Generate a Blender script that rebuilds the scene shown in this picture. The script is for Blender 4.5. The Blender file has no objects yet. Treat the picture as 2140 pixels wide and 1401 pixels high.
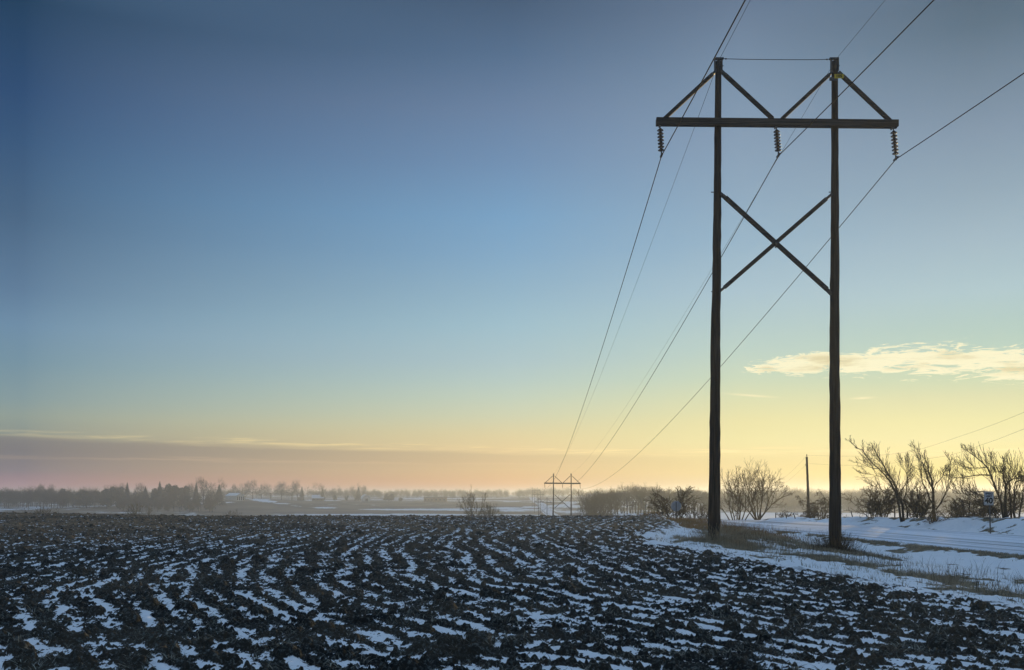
import bpy, math, random
import numpy as np
from mathutils import Vector, Matrix

R = math.radians
SC = bpy.context.scene
COL = SC.collection
F = 1957.0                      # focal length of the photograph in its own pixels
EYE = 1.7                       # camera height above the ploughed field

# ------------------------------------------------------------------ numpy noise
def _hash(ix, iy, seed):
    h = (ix.astype(np.int64) * 374761393 + iy.astype(np.int64) * 668265263 + seed * 974634533) & 0xFFFFFFFF
    h = ((h ^ (h >> 13)) * 1274126177) & 0xFFFFFFFF
    h = ((h ^ (h >> 16)) * 2246822519) & 0xFFFFFFFF
    return (h ^ (h >> 15)) & 0xFFFFFFFF

def _rnd(ix, iy, seed):
    return (_hash(ix, iy, seed) / 4294967295.0).astype(np.float32)

_ANG = np.linspace(0, 2 * np.pi, 256, endpoint=False)
_GX, _GY = np.cos(_ANG).astype(np.float32), np.sin(_ANG).astype(np.float32)

def perlin(x, y, seed=0):
    xi, yi = np.floor(x), np.floor(y)
    fx, fy = (x - xi).astype(np.float32), (y - yi).astype(np.float32)
    u, v = fx * fx * fx * (fx * (fx * 6 - 15) + 10), fy * fy * fy * (fy * (fy * 6 - 15) + 10)
    def g(dx, dy):
        k = (_hash(xi + dx, yi + dy, seed) & 255).astype(np.int64)
        return _GX[k] * (fx - dx) + _GY[k] * (fy - dy)
    a = g(0, 0) * (1 - u) + g(1, 0) * u
    b = g(0, 1) * (1 - u) + g(1, 1) * u
    return (a * (1 - v) + b * v) * 1.5

def fbm(x, y, seed=0, octv=3, gain=0.5):
    o, a = 0.0, 1.0
    for i in range(octv):
        o = o + a * perlin(x * 2.03 ** i + 17.3 * i, y * 2.03 ** i - 9.1 * i, seed + i * 31)
        a *= gain
    return o

def bumps(x, y, cell, rmin, rmax, dens, seed):
    gx, gy = x / cell, y / cell
    ix, iy = np.floor(gx), np.floor(gy)
    out = np.zeros_like(x, dtype=np.float32)
    for dx in (-1, 0, 1):
        for dy in (-1, 0, 1):
            cx, cy = ix + dx, iy + dy
            px = (cx + _rnd(cx, cy, seed)) * cell
            py = (cy + _rnd(cx, cy, seed + 1)) * cell
            rr = _rnd(cx, cy, seed + 2)
            rad = (rmin + (rmax - rmin) * rr * rr).astype(np.float32)
            ok = _rnd(cx, cy, seed + 3) < dens
            d2 = ((x - px) ** 2 + (y - py) ** 2) / (rad * rad)
            b = np.where(ok, rad * np.sqrt(np.clip(1 - d2, 0, 1)), 0)
            out = np.maximum(out, b.astype(np.float32))
    return out

def sst(a, b, x):
    t = np.clip((x - a) / (b - a), 0, 1)
    return t * t * (3 - 2 * t)

class Pchip:
    def __init__(s, pts):
        s.x = np.array([p[0] for p in pts], float); s.y = np.array([p[1] for p in pts], float)
        h = np.diff(s.x); d = np.diff(s.y) / h
        m = np.zeros(len(s.x)); m[0], m[-1] = d[0], d[-1]
        for i in range(1, len(m) - 1):
            if d[i - 1] * d[i] > 0:
                w1, w2 = 2 * h[i] + h[i - 1], h[i] + 2 * h[i - 1]
                m[i] = (w1 + w2) / (w1 / d[i - 1] + w2 / d[i])
        s.m = m
    def __call__(s, q):
        q = np.clip(np.asarray(q, float), s.x[0], s.x[-1])
        i = np.clip(np.searchsorted(s.x, q) - 1, 0, len(s.x) - 2)
        h = s.x[i + 1] - s.x[i]; t = (q - s.x[i]) / h
        t2, t3 = t * t, t * t * t
        return ((2 * t3 - 3 * t2 + 1) * s.y[i] + (t3 - 2 * t2 + t) * h * s.m[i]
                + (-2 * t3 + 3 * t2) * s.y[i + 1] + (t3 - t2) * h * s.m[i + 1])

# ------------------------------------------------------------------ lie of the land
edge_of_field = Pchip([(-400, 7), (0, 8.3), (12.5, 7.7), (17.6, 7.0), (26.8, 6.1), (33.6, 5.1), (39, 5.6), (47.5, 8.0), (54, 9.6), (66, 10.9), (80, 12.3), (140, 13.5), (5000, 13.5)])
road_edge = Pchip([(-400, 60), (0, 22.2), (33, 18.3), (52, 16.6), (66, 14.9), (85, 13.4), (120, 13.5), (180, 15), (238, 17), (400, 21.5), (600, 23.5), (1000, 23.5), (5000, 23)])
g_mid = Pchip([(-5000, 0), (0, 0), (60, 0), (76, -.04), (100, -1.6), (160, -6.5), (238, -11.3), (350, -15.5), (450, -17), (600, -13.5), (900, -8.2), (1100, -5), (1400, -2), (2000, 0), (4600, 3)])
g_right = Pchip([(-5000, 0), (0, 0), (60, 0), (80, -.5), (100, -1.1), (130, -1.9), (300, -4.7), (480, -9.0), (700, -13.2), (1000, -5), (2000, 0), (4600, 3)])
grass_line = Pchip([(-400, 8), (0, 8.2), (14, 8.8), (18, 9.3), (20.6, 9.6), (27, 9.8), (34, 9.2), (40, 9.6), (46, 11.4), (60, 13), (80, 14), (5000, 14)])
ROAD_W = 9.0

def land(X, Y):
    """smooth ground height, no clods"""
    X = np.asarray(X, float); Y = np.asarray(Y, float)
    s = X - edge_of_field(Y); q = X - road_edge(Y)
    w = sst(10.5, 14.5, q)
    g = g_mid(Y) * (1 - w) + g_right(Y) * w
    near = 1 - sst(110, 220, Y)
    verge = -.10 * sst(0, .9, s) - .20 * sst(1.0, 4.2, s)
    ditch = -.62 * sst(-9, -5, q)  # floor of the ditch
    cross = np.maximum(np.minimum(verge, -.02 * s), -.62) * (1 - sst(-8, -4.5, q)) + (-.62) * sst(-8, -4.5, q)
    cross = np.where(s < 0, 0, cross)
    cross = cross + .22 * sst(-3.2, -.4, q)
    cross = cross - .10 * sst(9.2, 11, q) + (.66 + .22 * perlin(Y / 9, Y * 0 + 3.3, 5)) * sst(11, 13.6, q) + .12 * np.exp(-((Y - 57) / 8.0) ** 2) * sst(11, 14, q) * (1 - sst(16, 21, q)) - .55 * sst(15, 20, q)
    # grassy hump behind the left-hand pole
    cross = cross + .30 * np.exp(-((X - 12.0) / 1.6) ** 2 - ((Y - 50) / 7.0) ** 2)
    z = g + cross * near
    z = z + .30 * sst(-24, -46, X) * np.exp(-((Y - 70) / 40.0) ** 2)
    far = sst(200, 420, np.hypot(X, Y))
    z = z + far * 2.2 * fbm(X / 330, Y / 330, 40, 2) * (1 - sst(1500, 3000, np.hypot(X, Y)))
    z = z + 6.5 * np.exp(-((X + 275) / 85) ** 2 - ((Y - 880) / 110) ** 2)
    return z

def lz(x, y):
    return float(land(np.array([x]), np.array([y]))[0])

def at(px, depth):
    return (px - 1070) / F * depth

def zat(py, depth):
    return EYE + (1035 - py) / F * depth

# ------------------------------------------------------------------ object helpers
def tag(o, label=None, cat=None, group=None, kind=None):
    if label: o['label'] = label
    if cat: o['category'] = cat
    if group: o['group'] = group
    if kind: o['kind'] = kind
    return o

def empty(name, loc=(0, 0, 0), rz=0):
    o = bpy.data.objects.new(name, None); COL.objects.link(o)
    o.location = loc; o.rotation_euler = (0, 0, rz); o.empty_display_size = .3
    return o

class MB:
    def __init__(s): s.v = []; s.f = []
    def add(s, vs, fs):
        n = len(s.v); s.v += [tuple(p) for p in vs]; s.f += [tuple(i + n for i in q) for q in fs]
    def box(s, c, d, M=None):
        x, y, z = [k / 2 for k in d]; c = Vector(c)
        vs = [Vector(p) for p in ((-x, -y, -z), (x, -y, -z), (x, y, -z), (-x, y, -z), (-x, -y, z), (x, -y, z), (x, y, z), (-x, y, z))]
        if M is not None: vs = [M @ p for p in vs]
        s.add([c + p for p in vs], [(0, 3, 2, 1), (4, 5, 6, 7), (0, 1, 5, 4), (1, 2, 6, 5), (2, 3, 7, 6), (3, 0, 4, 7)])
    def bar(s, a, b, w, h):
        a, b = Vector(a), Vector(b); d = (b - a)
        zx = d.normalized(); up = Vector((0, 1, 0)) if abs(zx.y) < .9 else Vector((0, 0, 1))
        sx = zx.cross(up).normalized(); sy = sx.cross(zx).normalized()
        M = Matrix((zx, sy, sx)).transposed()
        s.box((a + b) / 2, (d.length, h, w), M)
    def tube(s, pts, rads, k=6, cap=True):
        pts = [Vector(p) for p in pts]; n0 = len(s.v)
        ref = Vector((.31, .17, .93))
        vs = []
        for i, p in enumerate(pts):
            d = (pts[min(i + 1, len(pts) - 1)] - pts[max(i - 1, 0)])
            d = d.normalized() if d.length > 1e-9 else Vector((0, 0, 1))
            a = d.cross(ref)
            if a.length < .05: a = d.cross(Vector((1, 0, 0)))
            a.normalize(); b = d.cross(a)
            r = rads[i]
            for j in range(k):
                t = 2 * math.pi * j / k
                vs.append(p + a * (math.cos(t) * r) + b * (math.sin(t) * r))
        fs = []
        for i in range(len(pts) - 1):
            for j in range(k):
                j2 = (j + 1) % k
                fs.append((i * k + j, i * k + j2, (i + 1) * k + j2, (i + 1) * k + j))
        if cap:
            fs.append(tuple(range(k - 1, -1, -1))); fs.append(tuple((len(pts) - 1) * k + j for j in range(k)))
        s.add(vs, fs)
    def lathe(s, prof, c=(0, 0, 0), k=14):
        c = Vector(c); vs = []; fs = []
        for r, z in prof:
            for j in range(k):
                t = 2 * math.pi * j / k
                vs.append(c + Vector((r * math.cos(t), r * math.sin(t), z)))
        for i in range(len(prof) - 1):
            for j in range(k):
                j2 = (j + 1) % k
                fs.append((i * k + j, i * k + j2, (i + 1) * k + j2, (i + 1) * k + j))
        fs.append(tuple(range(k - 1, -1, -1))); fs.append(tuple((len(prof) - 1) * k + j for j in range(k)))
        s.add(vs, fs)
    def mesh(s, name, m, smooth=False):
        me = bpy.data.meshes.new(name); me.from_pydata(s.v, [], s.f); me.materials.append(m)
        if smooth: me.polygons.foreach_set('use_smooth', [True] * len(me.polygons))
        me.update(); return me
    def build(s, name, m, parent=None, smooth=False):
        o = bpy.data.objects.new(name, s.mesh(name, m, smooth)); COL.objects.link(o)
        if parent: o.parent = parent
        return o

def np_mesh(name, co, quads, mats, attrs=None, smooth=True, tri=False):
    me = bpy.data.meshes.new(name)
    k = quads.shape[1]
    me.vertices.add(len(co)); me.vertices.foreach_set('co', np.ascontiguousarray(co, dtype=np.float32).ravel())
    me.loops.add(quads.size); me.loops.foreach_set('vertex_index', quads.astype(np.int32).ravel())
    me.polygons.add(len(quads))
    me.polygons.foreach_set('loop_start', np.arange(0, quads.size, k, dtype=np.int32))
    me.polygons.foreach_set('loop_total', np.full(len(quads), k, dtype=np.int32))
    if smooth: me.polygons.foreach_set('use_smooth', np.ones(len(quads), dtype=bool))
    for m in mats: me.materials.append(m)
    for an, av in (attrs or {}).items():
        a = me.attributes.new(an, 'FLOAT', 'POINT'); a.data.foreach_set('value', np.ascontiguousarray(av, dtype=np.float32))
    me.update(calc_edges=True)
    o = bpy.data.objects.new(name, me); COL.objects.link(o)
    return o

# ------------------------------------------------------------------ node helpers
class NT:
    def __init__(s, tree): s.t = tree; tree.nodes.clear()
    def n(s, typ, **kw):
        o = s.t.nodes.new(typ)
        for k, v in kw.items(): setattr(o, k, v)
        return o
    def link(s, a, b): s.t.links.new(a, b)
    def put(s, sock, v):
        if hasattr(v, 'links') or isinstance(v, bpy.types.NodeSocket): s.t.links.new(v, sock)
        else: sock.default_value = v
    def m(s, op, a, b=0.0, c=None):
        o = s.n('ShaderNodeMath', operation=op); s.put(o.inputs[0], a); s.put(o.inputs[1], b)
        if c is not None: s.put(o.inputs[2], c)
        return o.outputs[0]
    def ss(s, a, b, x):
        o = s.n('ShaderNodeMapRange', interpolation_type='SMOOTHSTEP')
        s.put(o.inputs['Value'], x); s.put(o.inputs['From Min'], a); s.put(o.inputs['From Max'], b)
        return o.outputs[0]
    def lin(s, a, b, x, c=0., d=1.):
        o = s.n('ShaderNodeMapRange'); s.put(o.inputs['Value'], x); s.put(o.inputs['From Min'], a); s.put(o.inputs['From Max'], b)
        s.put(o.inputs['To Min'], c); s.put(o.inputs['To Max'], d); return o.outputs[0]
    def mix(s, f, a, b, mode='MIX'):
        o = s.n('ShaderNodeMix', data_type='RGBA', blend_type=mode)
        s.put(o.inputs[0], f); s.put(o.inputs[6], a); s.put(o.inputs[7], b); return o.outputs[2]
    def xyz(s, x, y, z):
        o = s.n('ShaderNodeCombineXYZ'); s.put(o.inputs[0], x); s.put(o.inputs[1], y); s.put(o.inputs[2], z); return o.outputs[0]
    def noise(s, vec, scale, detail=3, rough=.55, dist=0.0):
        o = s.n('ShaderNodeTexNoise'); s.put(o.inputs['Vector'], vec)
        o.inputs['Scale'].default_value = scale; o.inputs['Detail'].default_value = detail
        o.inputs['Roughness'].default_value = rough; o.inputs['Distortion'].default_value = dist
        return o.outputs['Fac']
    def ramp(s, x, stops):
        o = s.n('ShaderNodeValToRGB'); e = o.color_ramp.elements
        while len(e) > 1: e.remove(e[-1])
        e[0].position = stops[0][0]; e[0].color = stops[0][1]
        for p, c in stops[1:]:
            k = e.new(p); k.color = c
        s.put(o.inputs[0], x); return o.outputs[0]
    def attr(s, name):
        return s.n('ShaderNodeAttribute', attribute_name=name).outputs['Fac']
    def scalevec(s, v, sc):
        o = s.n('ShaderNodeVectorMath', operation='MULTIPLY'); s.put(o.inputs[0], v); o.inputs[1].default_value = sc; return o.outputs[0]

def lin1(c): c /= 255; return c / 12.92 if c <= .04045 else ((c + .055) / 1.055) ** 2.4
def srgb(r, g, b): return (lin1(r), lin1(g), lin1(b), 1)

def material(name, fn, rough=.9, spec=.2):
    m = bpy.data.materials.new(name); m.use_nodes = True
    t = NT(m.node_tree)
    out = t.n('ShaderNodeOutputMaterial'); p = t.n('ShaderNodeBsdfPrincipled')
    p.inputs['Roughness'].default_value = rough; p.inputs['Specular IOR Level'].default_value = spec
    t.link(p.outputs[0], out.inputs[0])
    tc = t.n('ShaderNodeTexCoord').outputs['Object']
    fn(t, p, tc)
    return m

def plain(name, c1, c2, scale=3., stretch=(1, 1, 1), rough=.9, spec=.2, bump=0.0, detail=4):
    def fn(t, p, tc):
        v = t.scalevec(tc, stretch)
        n = t.noise(v, scale, detail, .6)
        t.put(p.inputs['Base Color'], t.mix(t.ss(.3, .7, n), c1 + (1,), c2 + (1,)))
        if bump:
            b = t.n('ShaderNodeBump'); b.inputs['Strength'].default_value = bump; b.inputs['Distance'].default_value = .02
            t.link(n, b.inputs['Height']); t.link(b.outputs[0], p.inputs['Normal'])
    return material(name, fn, rough, spec)

SNOW1, SNOW2 = (.70, .72, .755, 1), (.83, .84, .86, 1)

def m_field(t, p, tc):
    snow = t.attr('snow'); tawny = t.attr('tawny')
    fine = t.noise(tc, 26, 5, .65); mid = t.noise(tc, 3.2, 4, .6); wide = t.noise(tc, .35, 3, .5)
    soil = t.mix(t.ss(.32, .7, mid), (.006, .008, .009, 1), (.032, .032, .028, 1))
    soil = t.mix(t.ss(.42, .62, wide), soil, (.050, .043, .033, 1))
    soil = t.mix(t.m('MULTIPLY', tawny, t.ss(.35, .6, mid)), soil, (.26, .172, .10, 1))  # warmth of the low sun painted into the soil colour towards the crest
    frost = t.m('MULTIPLY', t.ss(.50, .64, fine), t.lin(.3, .7, mid, .3, 1.0))
    soil = t.mix(frost, soil, (.140, .155, .148, 1))
    edge = t.m('ADD', snow, t.m('MULTIPLY', t.m('SUBTRACT', fine, .5), .5))
    k = t.ss(.30, .72, edge)
    sn = t.mix(mid, SNOW1, SNOW2)
    t.put(p.inputs['Base Color'], t.mix(k, soil, sn))
    b = t.n('ShaderNodeBump'); b.inputs['Distance'].default_value = .03
    t.put(b.inputs['Strength'], t.lin(0, 1, k, .8, .12)); t.link(t.noise(tc, 34, 6, .7), b.inputs['Height']); t.link(b.outputs[0], p.inputs['Normal'])

def m_verge(t, p, tc):
    snow = t.attr('snow')
    fine = t.noise(tc, 9, 6, .7); mid = t.noise(tc, 1.5, 4, .6)
    gr = t.mix(t.ss(.35, .65, mid), (.11, .095, .068, 1), (.20, .17, .12, 1))
    gr = t.mix(t.ss(.5, .75, fine), gr, (.02, .018, .014, 1))
    k = t.ss(.38, .6, t.m('ADD', snow, t.m('MULTIPLY', t.m('SUBTRACT', fine, .5), .9)))
    t.put(p.inputs['Base Color'], t.mix(k, gr, t.mix(mid, SNOW1, SNOW2)))
    b = t.n('ShaderNodeBump'); b.inputs['Distance'].default_value = .05; b.inputs['Strength'].default_value = .35
    t.link(t.noise(t.scalevec(tc, (1, 1, 1)), 5, 6, .6), b.inputs['Height']); t.link(b.outputs[0], p.inputs['Normal'])

def m_road(t, p, tc):
    q = t.attr('across')
    st = t.noise(t.xyz(t.m('MULTIPLY', q, 2.2), t.m('MULTIPLY', t.attr('along'), .035), 0), 1, 5, .6)
    fine = t.noise(tc, 4, 5, .6)
    c = t.mix(t.ss(.36, .60, st), (.32, .345, .38, 1), (.78, .81, .88, 1))
    c = t.mix(t.m('MULTIPLY', t.ss(.5, .7, fine), .35), c, (.42, .42, .42, 1))
    t.put(p.inputs['Base Color'], c)
    b = t.n('ShaderNodeBump'); b.inputs['Distance'].default_value = .05; b.inputs['Strength'].default_value = .3
    t.link(st, b.inputs['Height']); t.link(b.outputs[0], p.inputs['Normal'])

def m_far(t, p, tc):
    snow = t.attr('snow')
    fine = t.noise(t.scalevec(tc, (1, .5, 1)), .06, 7, .68); mid = t.noise(tc, .02, 4, .6)
    gr = t.mix(t.ss(.35, .65, mid), (.13, .095, .065, 1), (.23, .165, .115, 1))
    k = t.ss(.36, .64, t.m('ADD', snow, t.m('MULTIPLY', t.m('SUBTRACT', fine, .5), 1.5)))
    t.put(p.inputs['Base Color'], t.mix(k, gr, SNOW1))

def m_pole(t, p, tc):
    v = t.scalevec(tc, (14, 14, .55))
    n = t.noise(v, 1, 6, .7, .4); w = t.noise(t.scalevec(tc, (3, 3, .4)), 1, 3)
    c = t.mix(t.ss(.35, .68, n), (.002, .0028, .005, 1), (.034, .034, .037, 1))
    c = t.mix(t.m('MULTIPLY', t.ss(.45, .7, w), .4), c, (.024, .026, .029, 1))
    t.put(p.inputs['Base Color'], c)
    b = t.n('ShaderNodeBump'); b.inputs['Distance'].default_value = .03; b.inputs['Strength'].default_value = .9
    t.link(n, b.inputs['Height']); t.link(b.outputs[0], p.inputs['Normal'])

def m_plank(t, p, tc):
    n = t.noise(t.scalevec(tc, (.6, 9, 22)), 1, 6, .7, .3)
    t.put(p.inputs['Base Color'], t.mix(t.ss(.35, .68, n), (.014, .015, .017, 1), (.065, .062, .060, 1)))
    b = t.n('ShaderNodeBump'); b.inputs['Distance'].default_value = .02; b.inputs['Strength'].default_value = .6
    t.link(n, b.inputs['Height']); t.link(b.outputs[0], p.inputs['Normal'])

M = dict(
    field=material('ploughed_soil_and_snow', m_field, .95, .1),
    verge=material('snowy_verge', m_verge, 1.0, .04),
    road=material('packed_snow', m_road, 1.0, .04),
    far=material('winter_farmland', m_far, .95, .1),
    pole=material('creosoted_pole', m_pole, .85, .2),
    plank=material('weathered_timber', m_plank, .85, .2),
    steel=plain('dull_steel', (.03, .034, .038), (.08, .085, .09), 20, rough=.6, spec=.3),
    wire=plain('weathered_wire', (.012, .013, .015), (.022, .023, .025), 8, rough=.9, spec=.05),
    porcelain=plain('brown_porcelain', (.030, .017, .012), (.055, .03, .02), 12, rough=.25, spec=.5),
    yellow=plain('yellow_plate', (.62, .44, .03), (.70, .50, .05), 9, rough=.5),
    black=plain('black_paint', (.012, .012, .012), (.02, .02, .02), 9, rough=.6),
    white=plain('white_sign_sheet', (.37, .385, .40), (.45, .46, .47), 4, rough=.45, spec=.4),
    bare_metal=plain('bare_aluminium', (.20, .22, .25), (.27, .29, .32), 3, rough=.5, spec=.5),
    bark=plain('dark_bark', (.022, .017, .013), (.06, .048, .036), 5, (3, 3, .6), bump=.5),
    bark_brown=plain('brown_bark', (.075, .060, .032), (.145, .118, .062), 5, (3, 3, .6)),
    twig=plain('bare_twigs', (.045, .032, .020), (.095, .07, .042), 1.5),
    needle=plain('dark_needles', (.018, .026, .022), (.04, .05, .04), .6),
    straw=plain('frosty_straw', (.13, .125, .095), (.30, .295, .25), .9),
    grass=plain('dry_grass', (.19, .155, .105), (.40, .335, .235), .6),
    rust_grass=plain('russet_grass', (.17, .09, .035), (.30, .16, .06), .5),
    barn_wall=plain('pale_siding', (.50, .47, .42), (.60, .57, .52), .4),
    barn_roof=plain('pale_metal_roof', (.62, .63, .64), (.74, .75, .76), .3, rough=.45, spec=.5),
    dark_roof=plain('dark_shingle', (.06, .05, .045), (.11, .09, .08), .4),
    brick=plain('dull_brick', (.15, .10, .08), (.22, .15, .12), .4),
    glass=plain('dark_opening', (.02, .022, .025), (.035, .04, .045), .4, rough=.2, spec=.5),
)

# ------------------------------------------------------------------ ground near the camera
def near_surface(X, Y):
    """full height and snow cover; returns z, snow, is_field"""
    s = X - edge_of_field(Y); q = X - road_edge(Y)
    base = land(X, Y)
    # --- ploughed rows
    wx = X + .42 * fbm(X / 5, Y / 8, 3, 2) + .08 * perlin(X / .9, Y / 1.4, 8)
    w = wx - .0042 * np.clip(Y - 38, 0, None) ** 2 - 8.0 * np.exp(-np.clip(Y - 8, -3, None) / 9.0)
    ph = w / .54
    row = np.cos(2 * np.pi * ph)
    row2 = np.cos(2 * np.pi * ph / 3 + 1.0)
    wa, wb = .05 * perlin(X * 5, Y * 5, 11) + .02 * perlin(X * 14, Y * 14, 12), .05 * perlin(X * 5, Y * 5, 13) + .02 * perlin(X * 14, Y * 14, 14)
    xa, ya = X + wa, Y + wb
    big = bumps(xa, ya, .60, .05, .18, .32, 100)
    mid = bumps(xa, ya, .16, .02, .074, .9, 200)
    sml = bumps(X + wa * .5, Y + wb * .5, .058, .009, .026, .92, 300)
    rough = fbm(X * 3.2, Y * 3.2, 21, 2)
    hi = fbm(X * 19, Y * 19, 25, 3, .6)
    ramp_ = np.clip(.65 + .9 * perlin(X / 1.6, Y / 3.2, 41), .1, 1.2)
    soil = .014 * row * ramp_ + .004 * row2 + .024 * rough + .02 * fbm(X * 1.1, Y * 1.1, 43, 2) + np.maximum(big * .95, mid * 1.1) + 1.15 * sml + .016 * hi
    lev = .010 * fbm(X / 1.3, Y / 2.0, 33, 2) + .016 * perlin(w / .16, Y / .9, 34) + .016 * perlin(w / .34, Y / 3.2, 38) + .018 * perlin(X / .24, Y / .28, 35) + .011 * perlin(X / .09, Y / .11, 36) - .019 * row * ramp_ - .003 * row2
    lev = lev - .004 * sst(32, 60, Y) - .004 * sst(-3, -14, X) * sst(30, 50, Y) - .012 * sst(-8, -26, X) + .016 * sst(-1.6, .2, s)
    sel = (np.abs(X) < 8) & (Y > 8) & (Y < 32) & (s < -1)
    off = np.quantile((soil - lev)[sel], .365)
    lev = lev + off
    over = lev - soil
    snow_f = sst(-.012, .008, over)
    zf = np.maximum(soil, lev + .004 * perlin(X * 4, Y * 7, 37)) - off
    # --- verge, ditch, bank
    n1 = fbm(X / 1.3, Y / 2.6, 51, 3); n2 = fbm(X * 1.7, Y * 1.7, 55, 2); n3 = fbm(X / 3.0, Y / 6.0, 57, 2)
    u = X - grass_line(Y)
    bare = .80 * np.exp(-((u - .5 * n3) / .9) ** 2) * (1 - .4 * sst(34, 50, Y))
    bare = bare + .95 * np.exp(-((q + .9 + .25 * n3) / .55) ** 2) * (1 - .35 * sst(30, 60, Y))
    hump = np.exp(-((X - 12.0 - .10 * (48 - Y)) / 1.0) ** 2 - ((Y - 46) / 7.5) ** 2)
    bare = bare + 1.05 * hump
    bare = bare + .8 * np.exp(-((q - 14.6) / 1.4) ** 2)
    for (bx, by) in ((7.74, 36), (12.42, 36)):
        bare = bare + 1.3 * np.exp(-((X - bx) ** 2 + ((Y - by) * .5) ** 2) / 1.6)
    snow_v = np.clip(1.0 - bare + .8 * n1 + .4 * n2, 0, 1)
    onroad = sst(-.9, -.1, q) * (1 - sst(ROAD_W + .1, ROAD_W + .9, q))
    n4 = fbm(X * 4.5, Y * 3.0, 59, 3)
    snow_v = np.clip(snow_v - .35 * sst(.15, .6, n4) * sst(-.2, .5, 1.1 - np.abs(u) / 3), 0, 1)
    zv = .045 * n1 * (1 - onroad) + .038 * n2 * (1 - onroad) + (.014 * n4 + .022 * fbm(X * .7 + Y * .25, Y * 2.3, 63, 3)) * (1 - onroad) + .03 * (1 - snow_v) * (1 - onroad) - .07 * onroad
    zv = zv + .10 * fbm(X / 1.6, Y / 1.6, 61, 2) * sst(10.5, 12.5, q) * (1 - sst(19, 24, q))
    # --- blend across the ragged field edge
    e = sst(-.8, .9, s + .6 * n1)
    z = base + zf * (1 - e) + zv * e
    snow = snow_f * (1 - e) + snow_v * e
    snow = np.where((s > -.9) & (s < .9), np.maximum(snow, snow_f * .6 + .4 * sst(-.7, .1, s)), snow)
    beyond = sst(78, 92, Y)
    snow = snow * (1 - beyond) + beyond * np.clip(.65 + .5 * n3, 0, 1)
    return z, snow, s < .35

def fan_ground():
    na, nr = 1250, 1850
    a = np.linspace(R(-41), R(41), na); r = 6.0 * (132 / 6.0) ** (np.linspace(0, 1, nr))
    RR, AA = np.meshgrid(r, a, indexing='ij')
    X = (RR * np.sin(AA)).ravel(); Y = (RR * np.cos(AA)).ravel()
    z, snow, isf = near_surface(X, Y)
    co = np.stack([X, Y, z], 1)
    i = np.arange(nr - 1)[:, None] * na + np.arange(na - 1)[None, :]
    quads = np.stack([i, i + 1, i + na + 1, i + na], -1).reshape(-1, 4)
    fm = isf[quads].mean(1) > .5
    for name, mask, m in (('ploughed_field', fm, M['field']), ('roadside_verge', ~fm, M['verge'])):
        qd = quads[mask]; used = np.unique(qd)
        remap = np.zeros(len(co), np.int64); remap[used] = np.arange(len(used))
        o = np_mesh(name, co[used], remap[qd], [m], {'snow': snow[used], 'tawny': (sst(20, 52, Y) * np.clip(.75 + .6 * perlin(X / 7, Y / 7, 19), 0, 1))[used]})  # last attribute: mask for painted sun warmth, stronger with distance
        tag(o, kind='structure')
fan_ground()

def far_ground():
    na, nr = 1440, 230
    a = np.linspace(-np.pi, np.pi, na, endpoint=False)
    r = np.concatenate([[.5, 3], 5 * (4500 / 5.0) ** np.linspace(0, 1, nr - 2)])
    RR, AA = np.meshgrid(r, a, indexing='ij')
    X = (RR * np.sin(AA)).ravel(); Y = (RR * np.cos(AA)).ravel()
    z = land(X, Y)
    inside = (1 - sst(127, 131.5, RR.ravel())) * (1 - sst(R(39), R(40.9), np.abs(AA.ravel())))
    z = z - .45 * inside - .03
    snow = .34 + .5 * fbm(X / 260, Y / 75, 71, 3) + .25 * fbm(X / 60, Y / 40, 73, 2)
    right = sst(30, 45, X - road_edge(Y) + 20) * (1 - sst(330, 420, Y)) * sst(70, 90, Y)
    snow = snow * (1 - right) + right * .92
    snow = snow - .12 * sst(-60, -130, X) * (1 - sst(900, 1000, Y))
    # brown stubble field on the far slope with pale margins
    ell = ((X + 95) / 150) ** 2 + ((Y - 960) / 170) ** 2
    snow = np.where(ell < 1, .18 + .25 * fbm(X / 90, Y / 40, 77, 2), snow)
    rim = np.exp(-((np.sqrt(ell) - 1.04) / .05) ** 2)
    snow = snow + rim * .8
    dark = np.exp(-((X + 130) / 130) ** 2 - ((Y - 740) / 40) ** 2)
    snow = snow - .5 * dark
    strip = np.exp(-((Y - 640 - .08 * X) / 40) ** 2) * sst(-220, -120, X) * (1 - sst(-25, 0, X))
    snow = snow + .6 * strip
    pale = np.exp(-((X - 4) / 16) ** 2 - ((Y - 640) / 70) ** 2)
    snow = snow + .7 * pale
    i = (np.arange(nr - 1)[:, None] * na + np.arange(na)[None, :]); j = (np.arange(nr - 1)[:, None] * na + (np.arange(na)[None, :] + 1) % na)
    quads = np.stack([i, j, j + na, i + na], -1).reshape(-1, 4)
    co = np.stack([X, Y, z], 1)
    tag(np_mesh('terrain', co, quads, [M['far']], {'snow': np.clip(snow, -.3, 1.3)}), kind='structure')
far_ground()

def road():
    ys = np.concatenate([np.arange(-60, 8, 4.), np.arange(8, 110, .35), 110 * (1300 / 110.) ** np.linspace(0, 1, 160)])
    nq = 37; qs = np.linspace(-.15, ROAD_W + .15, nq)
    YY, QQ = np.meshgrid(ys, qs, indexing='ij'); Y = YY.ravel(); Q = QQ.ravel()
    X = road_edge(Y) + Q
    lift = .035 + .75 * sst(120, 200, Y)
    z = land(X, Y) + lift + .05 * (1 - ((Q - ROAD_W / 2) / (ROAD_W / 2)) ** 2)
    ruts = fbm(Q * 2.1, Y * .05, 81, 3)
    z = z + .018 * ruts - .10 * (sst(ROAD_W - .15, ROAD_W + .15, Q) + 1 - sst(-.15, .15, Q))
    na = nq
    i = np.arange(len(ys) - 1)[:, None] * na + np.arange(na - 1)[None, :]
    quads = np.stack([i, i + 1, i + na + 1, i + na], -1).reshape(-1, 4)
    tag(np_mesh('road', np.stack([X, Y, z], 1), quads, [M['road']], {'across': Q, 'along': Y}), kind='structure')
road()

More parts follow.
